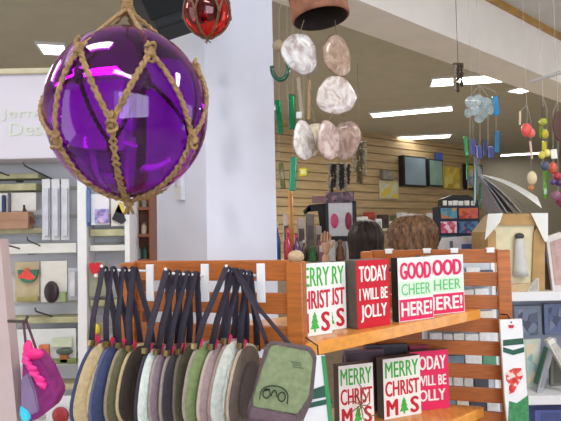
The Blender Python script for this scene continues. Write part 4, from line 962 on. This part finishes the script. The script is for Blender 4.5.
chime('bright coral heart ornament hanging from the beam side', W(527, 110, 2.4), [
    ('o', 526.5, 130, 5.2, 7, mat((232, 84, 80), .3, .1, coat=.5)), ('o', 531, 133, 4, 5, mat((236, 120, 112), .3, .1, coat=.5)), ('b', 520, 118, 2, 14, mat((196, 180, 150), .6)), ('b', 531, 150, 2, 18, mat((206, 176, 160), .6)), ('o', 532, 178, 4.6, 7, mat((224, 208, 170), .5, .1)), ('o', 531, 188, 3, 3, mat((200, 130, 80), .5))],
    [(527, 112, 130), (531, 120, 186), (520, 112, 120)], 'ornament', 'heart_ornament')
chime('yellow and green stringed chime below the beam at the right', W(543, 100, 2.3), [
    ('b', 543, 112, 3, 12, mat((84, 70, 54), .7, .2)), ('o', 543, 122, 4, 4, gg((190, 200, 60), .2)), ('b', 541, 132, 4, 12, gg((120, 150, 40), .3)), ('o', 545, 134, 3.5, 5, gg((220, 206, 70), .2)), ('b', 544, 146, 5, 10, gg((206, 200, 60), .2)), ('o', 547, 153, 3.5, 4, mat((224, 214, 130), .4)), ('o', 542, 155, 3.5, 4, mat((230, 220, 90), .4)),
    ('b', 545, 182, 4, 34, gg((90, 150, 40), .2)), ('o', 545, 166, 4, 5, mat((70, 84, 110), .4))], [(543, 104, 190), (547, 108, 155)])
chime('dark brown round disc with red and purple beads at the right edge', W(558, 110, 2.2), [
    ('d', 560, 126, 8, 16, mat((74, 44, 36), .6, .2)), ('o', 553, 168, 4, 6, mat((190, 84, 60), .4)), ('o', 557, 176, 4, 4, mat((160, 50, 56), .4)), ('o', 553, 182, 3, 3, mat((90, 60, 120), .4)), ('o', 559, 183, 4, 3, mat((70, 44, 84), .4)), ('o', 556, 196, 5, 5, mat((140, 90, 110), .5, .3, 40)), ('o', 562, 200, 6, 8, mat((120, 50, 70), .5, .3, 40)), ('b', 554, 154, 6, 10, mat((220, 214, 200), .5))],
    [(558, 108, 198), (553, 112, 183)])

# white tie rail crossing the beam corner
D5 = 2.9; a = W(531, 82, D5); b = W(640, 46, D5 - .5); base = a.copy()
t = thing('hanging_rail', 'thin white rail crossing the beam at the right edge', 'rail', base)
MB().tube([(0, 0, 0), b - a], .010, 8).build('rail', m_white, t, smooth=True); MB().tube([b - a, (b.x - a.x, b.y - a.y, CEIL - a.z)], .004, 6).build('hanger', m_metal, t)
MB().tube([(b - a) * .55, ((b - a) * .55 + Vector((0, 0, CEIL - a.z - (b - a).z * .55)))], .004, 6).build('hanger', m_metal, t)

# ------------------------------------------------------------------ two shoppers seen from behind
def skin_mesh(nodes, edges, sub=2):
    me = bpy.data.meshes.new('s'); me.from_pydata([n_[0] for n_ in nodes], edges, []); o = bpy.data.objects.new('s', me); COL.objects.link(o)
    md = o.modifiers.new('k', 'SKIN'); md.use_smooth_shade = True
    for v, n_ in zip(me.skin_vertices[0].data, nodes):
        v.radius = n_[1] if isinstance(n_[1], tuple) else (n_[1], n_[1])
    me.skin_vertices[0].data[0].use_root = True
    s_ = o.modifiers.new('u', 'SUBSURF'); s_.levels = sub
    dg = bpy.context.evaluated_depsgraph_get(); dg.update(); out = bpy.data.meshes.new_from_object(o.evaluated_get(dg))
    bpy.data.objects.remove(o); bpy.data.meshes.remove(me); return out
def add_mesh(mb, me):
    mb.bm.from_mesh(me); bpy.data.meshes.remove(me); return mb
def person(label, loc, rz, hair_c, shirt_c, trouser_c, raised, curly, hgt=1.0):
    t = thing('person', label, 'person', loc, rz); S = lambda x, y, z: Vector((x * hgt, y * hgt, z * hgt))
    # the figure faces +y
    N = [(S(0, 0, .93), (.135, .10)), (S(0, 0, 1.08), (.115, .085)), (S(0, 0, 1.22), (.13, .09)), (S(0, -.01, 1.36), (.10, .07)), (S(0, 0, 1.44), .047), (S(0, .01, 1.50), .050), (S(0, .02, 1.56), (.074, .082)), (S(0, .01, 1.63), (.078, .09)), (S(0, 0, 1.685), (.05, .06))]
    E = [(i, i + 1) for i in range(8)]
    def chain(st, pts):
        k = st
        for p, r in pts: N.append((S(*p), r)); E.append((k, len(N) - 1)); k = len(N) - 1
        return k
    La = [((-.155, -.01, 1.355), .05), ((-.215, .05, 1.24), .043), ((-.235, .16, 1.16), .037), ((-.226, .18, 1.34), .033), ((-.225, .17, 1.50), .024)] if raised else [((-.155, -.01, 1.355), .05), ((-.20, -.01, 1.22), .043), ((-.23, 0, 1.09), .036), ((-.22, .12, 1.02), .031), ((-.19, .22, 1.0), .024)]
    Ra = [((.155, -.01, 1.355), .05), ((.20, -.01, 1.22), .043), ((.23, 0, 1.09), .036), ((.20, .13, 1.03), .031), ((.15, .23, 1.04), .024)]
    chain(3, La); chain(3, Ra)
    for sx in (-1, 1): chain(0, [((sx * .085, 0, .86), .085), ((sx * .095, .01, .66), .072), ((sx * .10, .02, .48), .055), ((sx * .10, .0, .28), .05), ((sx * .10, -.02, .09), .036), ((sx * .105, .05, .045), .036), ((sx * .11, .14, .035), .030)])
    body = MB(); add_mesh(body, skin_mesh(N, E))
    for arm, sx in ((La, -1), (Ra, 1)):
        wv_ = S(*arm[-1][0]); pv = S(*arm[-2][0]); d = (wv_ - pv).normalized(); side = Vector((1, 0, 0)) if abs(d.x) < .7 else Vector((0, 1, 0)); side = (side - d * side.dot(d)).normalized(); nr = d.cross(side)
        palm = wv_ + d * .045
        add_mesh(body, skin_mesh([(wv_ - d * .01, .023), (wv_ + d * .02, (.026, .018)), (palm, (.036, .015)), (palm + d * .03, (.034, .012))], [(0, 1), (1, 2), (2, 3)], 1))
        for f_, L_ in ((-1.5, .06), (-.5, .072), (.5, .068), (1.5, .052)):
            r0 = palm + d * .025 + side * f_ * .018; bend = nr * (.010 if sx > 0 else -.010)
            add_mesh(body, skin_mesh([(r0, .009), (r0 + d * L_ * .45, .0085), (r0 + d * L_ * .78 + bend, .008), (r0 + d * L_ + bend * 2.2, .0065)], [(0, 1), (1, 2), (2, 3)], 1))
        r0 = palm - d * .015 - side * sx * .026; add_mesh(body, skin_mesh([(r0, .011), (r0 + d * .022 - side * sx * .018, .010), (r0 + d * .050 - side * sx * .026, .008)], [(0, 1), (1, 2)], 1))
    body.ball(S(0, .108, 1.565), .013, 8, (.9, 1.3, 1.4)); body.ball(S(-.084, .0, 1.57), .018, 8, (.5, .8, 1.4)); body.ball(S(.084, .0, 1.57), .018, 8, (.5, .8, 1.4)); body.ball(S(0, .098, 1.525), .014, 8, (1.5, .5, .5))
    body.build('body', mat((214, 166, 134), .55, .05, 12), t, smooth=True)
    for sx in (-1, 1): MB().ball(S(sx * .032, .094, 1.592), .011, 10).build('eye', mat((60, 44, 36), .2), t, smooth=True)
    # clothes
    Ns = [(S(0, 0, .90), (.150, .115)), (S(0, 0, 1.06), (.128, .098)), (S(0, 0, 1.22), (.143, .104)), (S(0, -.01, 1.355), (.115, .085)), (S(0, 0, 1.42), .06)]; Es = [(0, 1), (1, 2), (2, 3), (3, 4)]
    for arm in (La, Ra):
        k = 3
        for j, (p, r) in enumerate(arm[:3]): Ns.append((S(*p), r + .013)); Es.append((k, len(Ns) - 1)); k = len(Ns) - 1
    sh = MB(); add_mesh(sh, skin_mesh(Ns, Es)); sh.build('shirt', mat(shirt_c, .85, .12, 40, bump=.1), t, smooth=True)
    Nt = [(S(0, 0, .96), (.145, .11)), (S(0, 0, .88), (.15, .115))]; Et = [(0, 1)]
    for sx in (-1, 1):
        k = 1
        for p, r in (((sx * .088, 0, .80), .095), ((sx * .097, .01, .62), .083), ((sx * .10, .015, .46), .070), ((sx * .10, 0, .28), .064), ((sx * .10, -.015, .12), .062)): Nt.append((S(*p), r)); Et.append((k, len(Nt) - 1)); k = len(Nt) - 1
    tr = MB(); add_mesh(tr, skin_mesh(Nt, Et)); tr.build('trousers', mat(trouser_c, .85, .12, 40), t, smooth=True)
    for sx in (-1, 1): MB().ball(S(sx * .105, .065, .034), .05, 14, (.95, 2.5, .66)).build('shoe', mat((50, 44, 44), .5), t, smooth=True)
    # hair: grooved locks over skull and neck
    mb = MB(); bm = mb.bm; rr = random.Random(len(label)); na, nz = 72, 26; rows = []
    low = 1.40 if not curly else 1.455
    for j in range(nz + 1):
        v = j / nz; z = 1.715 - (1.715 - low) * v; row = []
        for i in range(na):
            a_ = 2 * math.pi * i / na; bk = -math.sin(a_)   # back is -y
            if v < .42: r = .112 * math.sin(math.acos(max(-1, 1 - v / .42)) ) ** .9 if v > 0 else .001
            else: r = .112 - .006 * math.sin((v - .42) * 5)
            r *= (1.13 if curly else 1.0)
            gro = (.05 if curly else .03) * math.sin(i * (9 if curly else 14) * .55 + v * (9 if curly else 2)) + (.035 if curly else .012) * math.sin(i * 1.9 + j * (1.3 if curly else .2)) 
            fr_ = max(0, math.sin(a_))
            if v > .42: r *= 1 - .42 * min(1, (v - .42) * 5) * fr_ ** .7     # the face stays free
            row.append(bm.verts.new(S(r * (1 + gro) * math.cos(a_), r * (1 + gro) * 1.12 * math.sin(a_) - .012 - .02 * (v > .42) * 0, z)))
        rows.append(row)
    for A_, B_ in zip(rows, rows[1:]):
        for i in range(na): bm.faces.new((A_[i], A_[(i + 1) % na], B_[(i + 1) % na], B_[i]))
    bm.faces.new(rows[0]); bm.faces.new(rows[-1][::-1])
    # strands that break the hem
    for k in range(26):
        a_ = math.pi + math.pi * k / 25; r = .10 * (1.13 if curly else 1); zz = low + .02
        p = S(r * math.cos(a_), r * 1.1 * math.sin(a_) - .012, zz)
        mb.tube([p + Vector((0, 0, .05)), p, p + Vector((rr.uniform(-.012, .012), rr.uniform(-.008, .004), -rr.uniform(.02, .06)))], [.011, .012, .003], 6)
    mb.build('hair', mat(hair_c, .5, .75, 11, stretch=(7, 7, 1.6), bump=.6), t, smooth=True)
    return t
q1 = W(367, 300, 3.45); q2 = W(414.5, 300, 2.92)
person('person with long straight dark brown hair seen from behind, one hand raised to the goods', (q1.x, 3.45, 0), R(4), (44, 31, 27), (70, 66, 80), (50, 54, 70), True, False, .985)
person('person with fuller wavy light brown hair seen from behind, beside the dark haired one', (q2.x, 2.92, 0), R(-6), (112, 80, 54), (150, 90, 66), (60, 60, 70), False, True, .99)
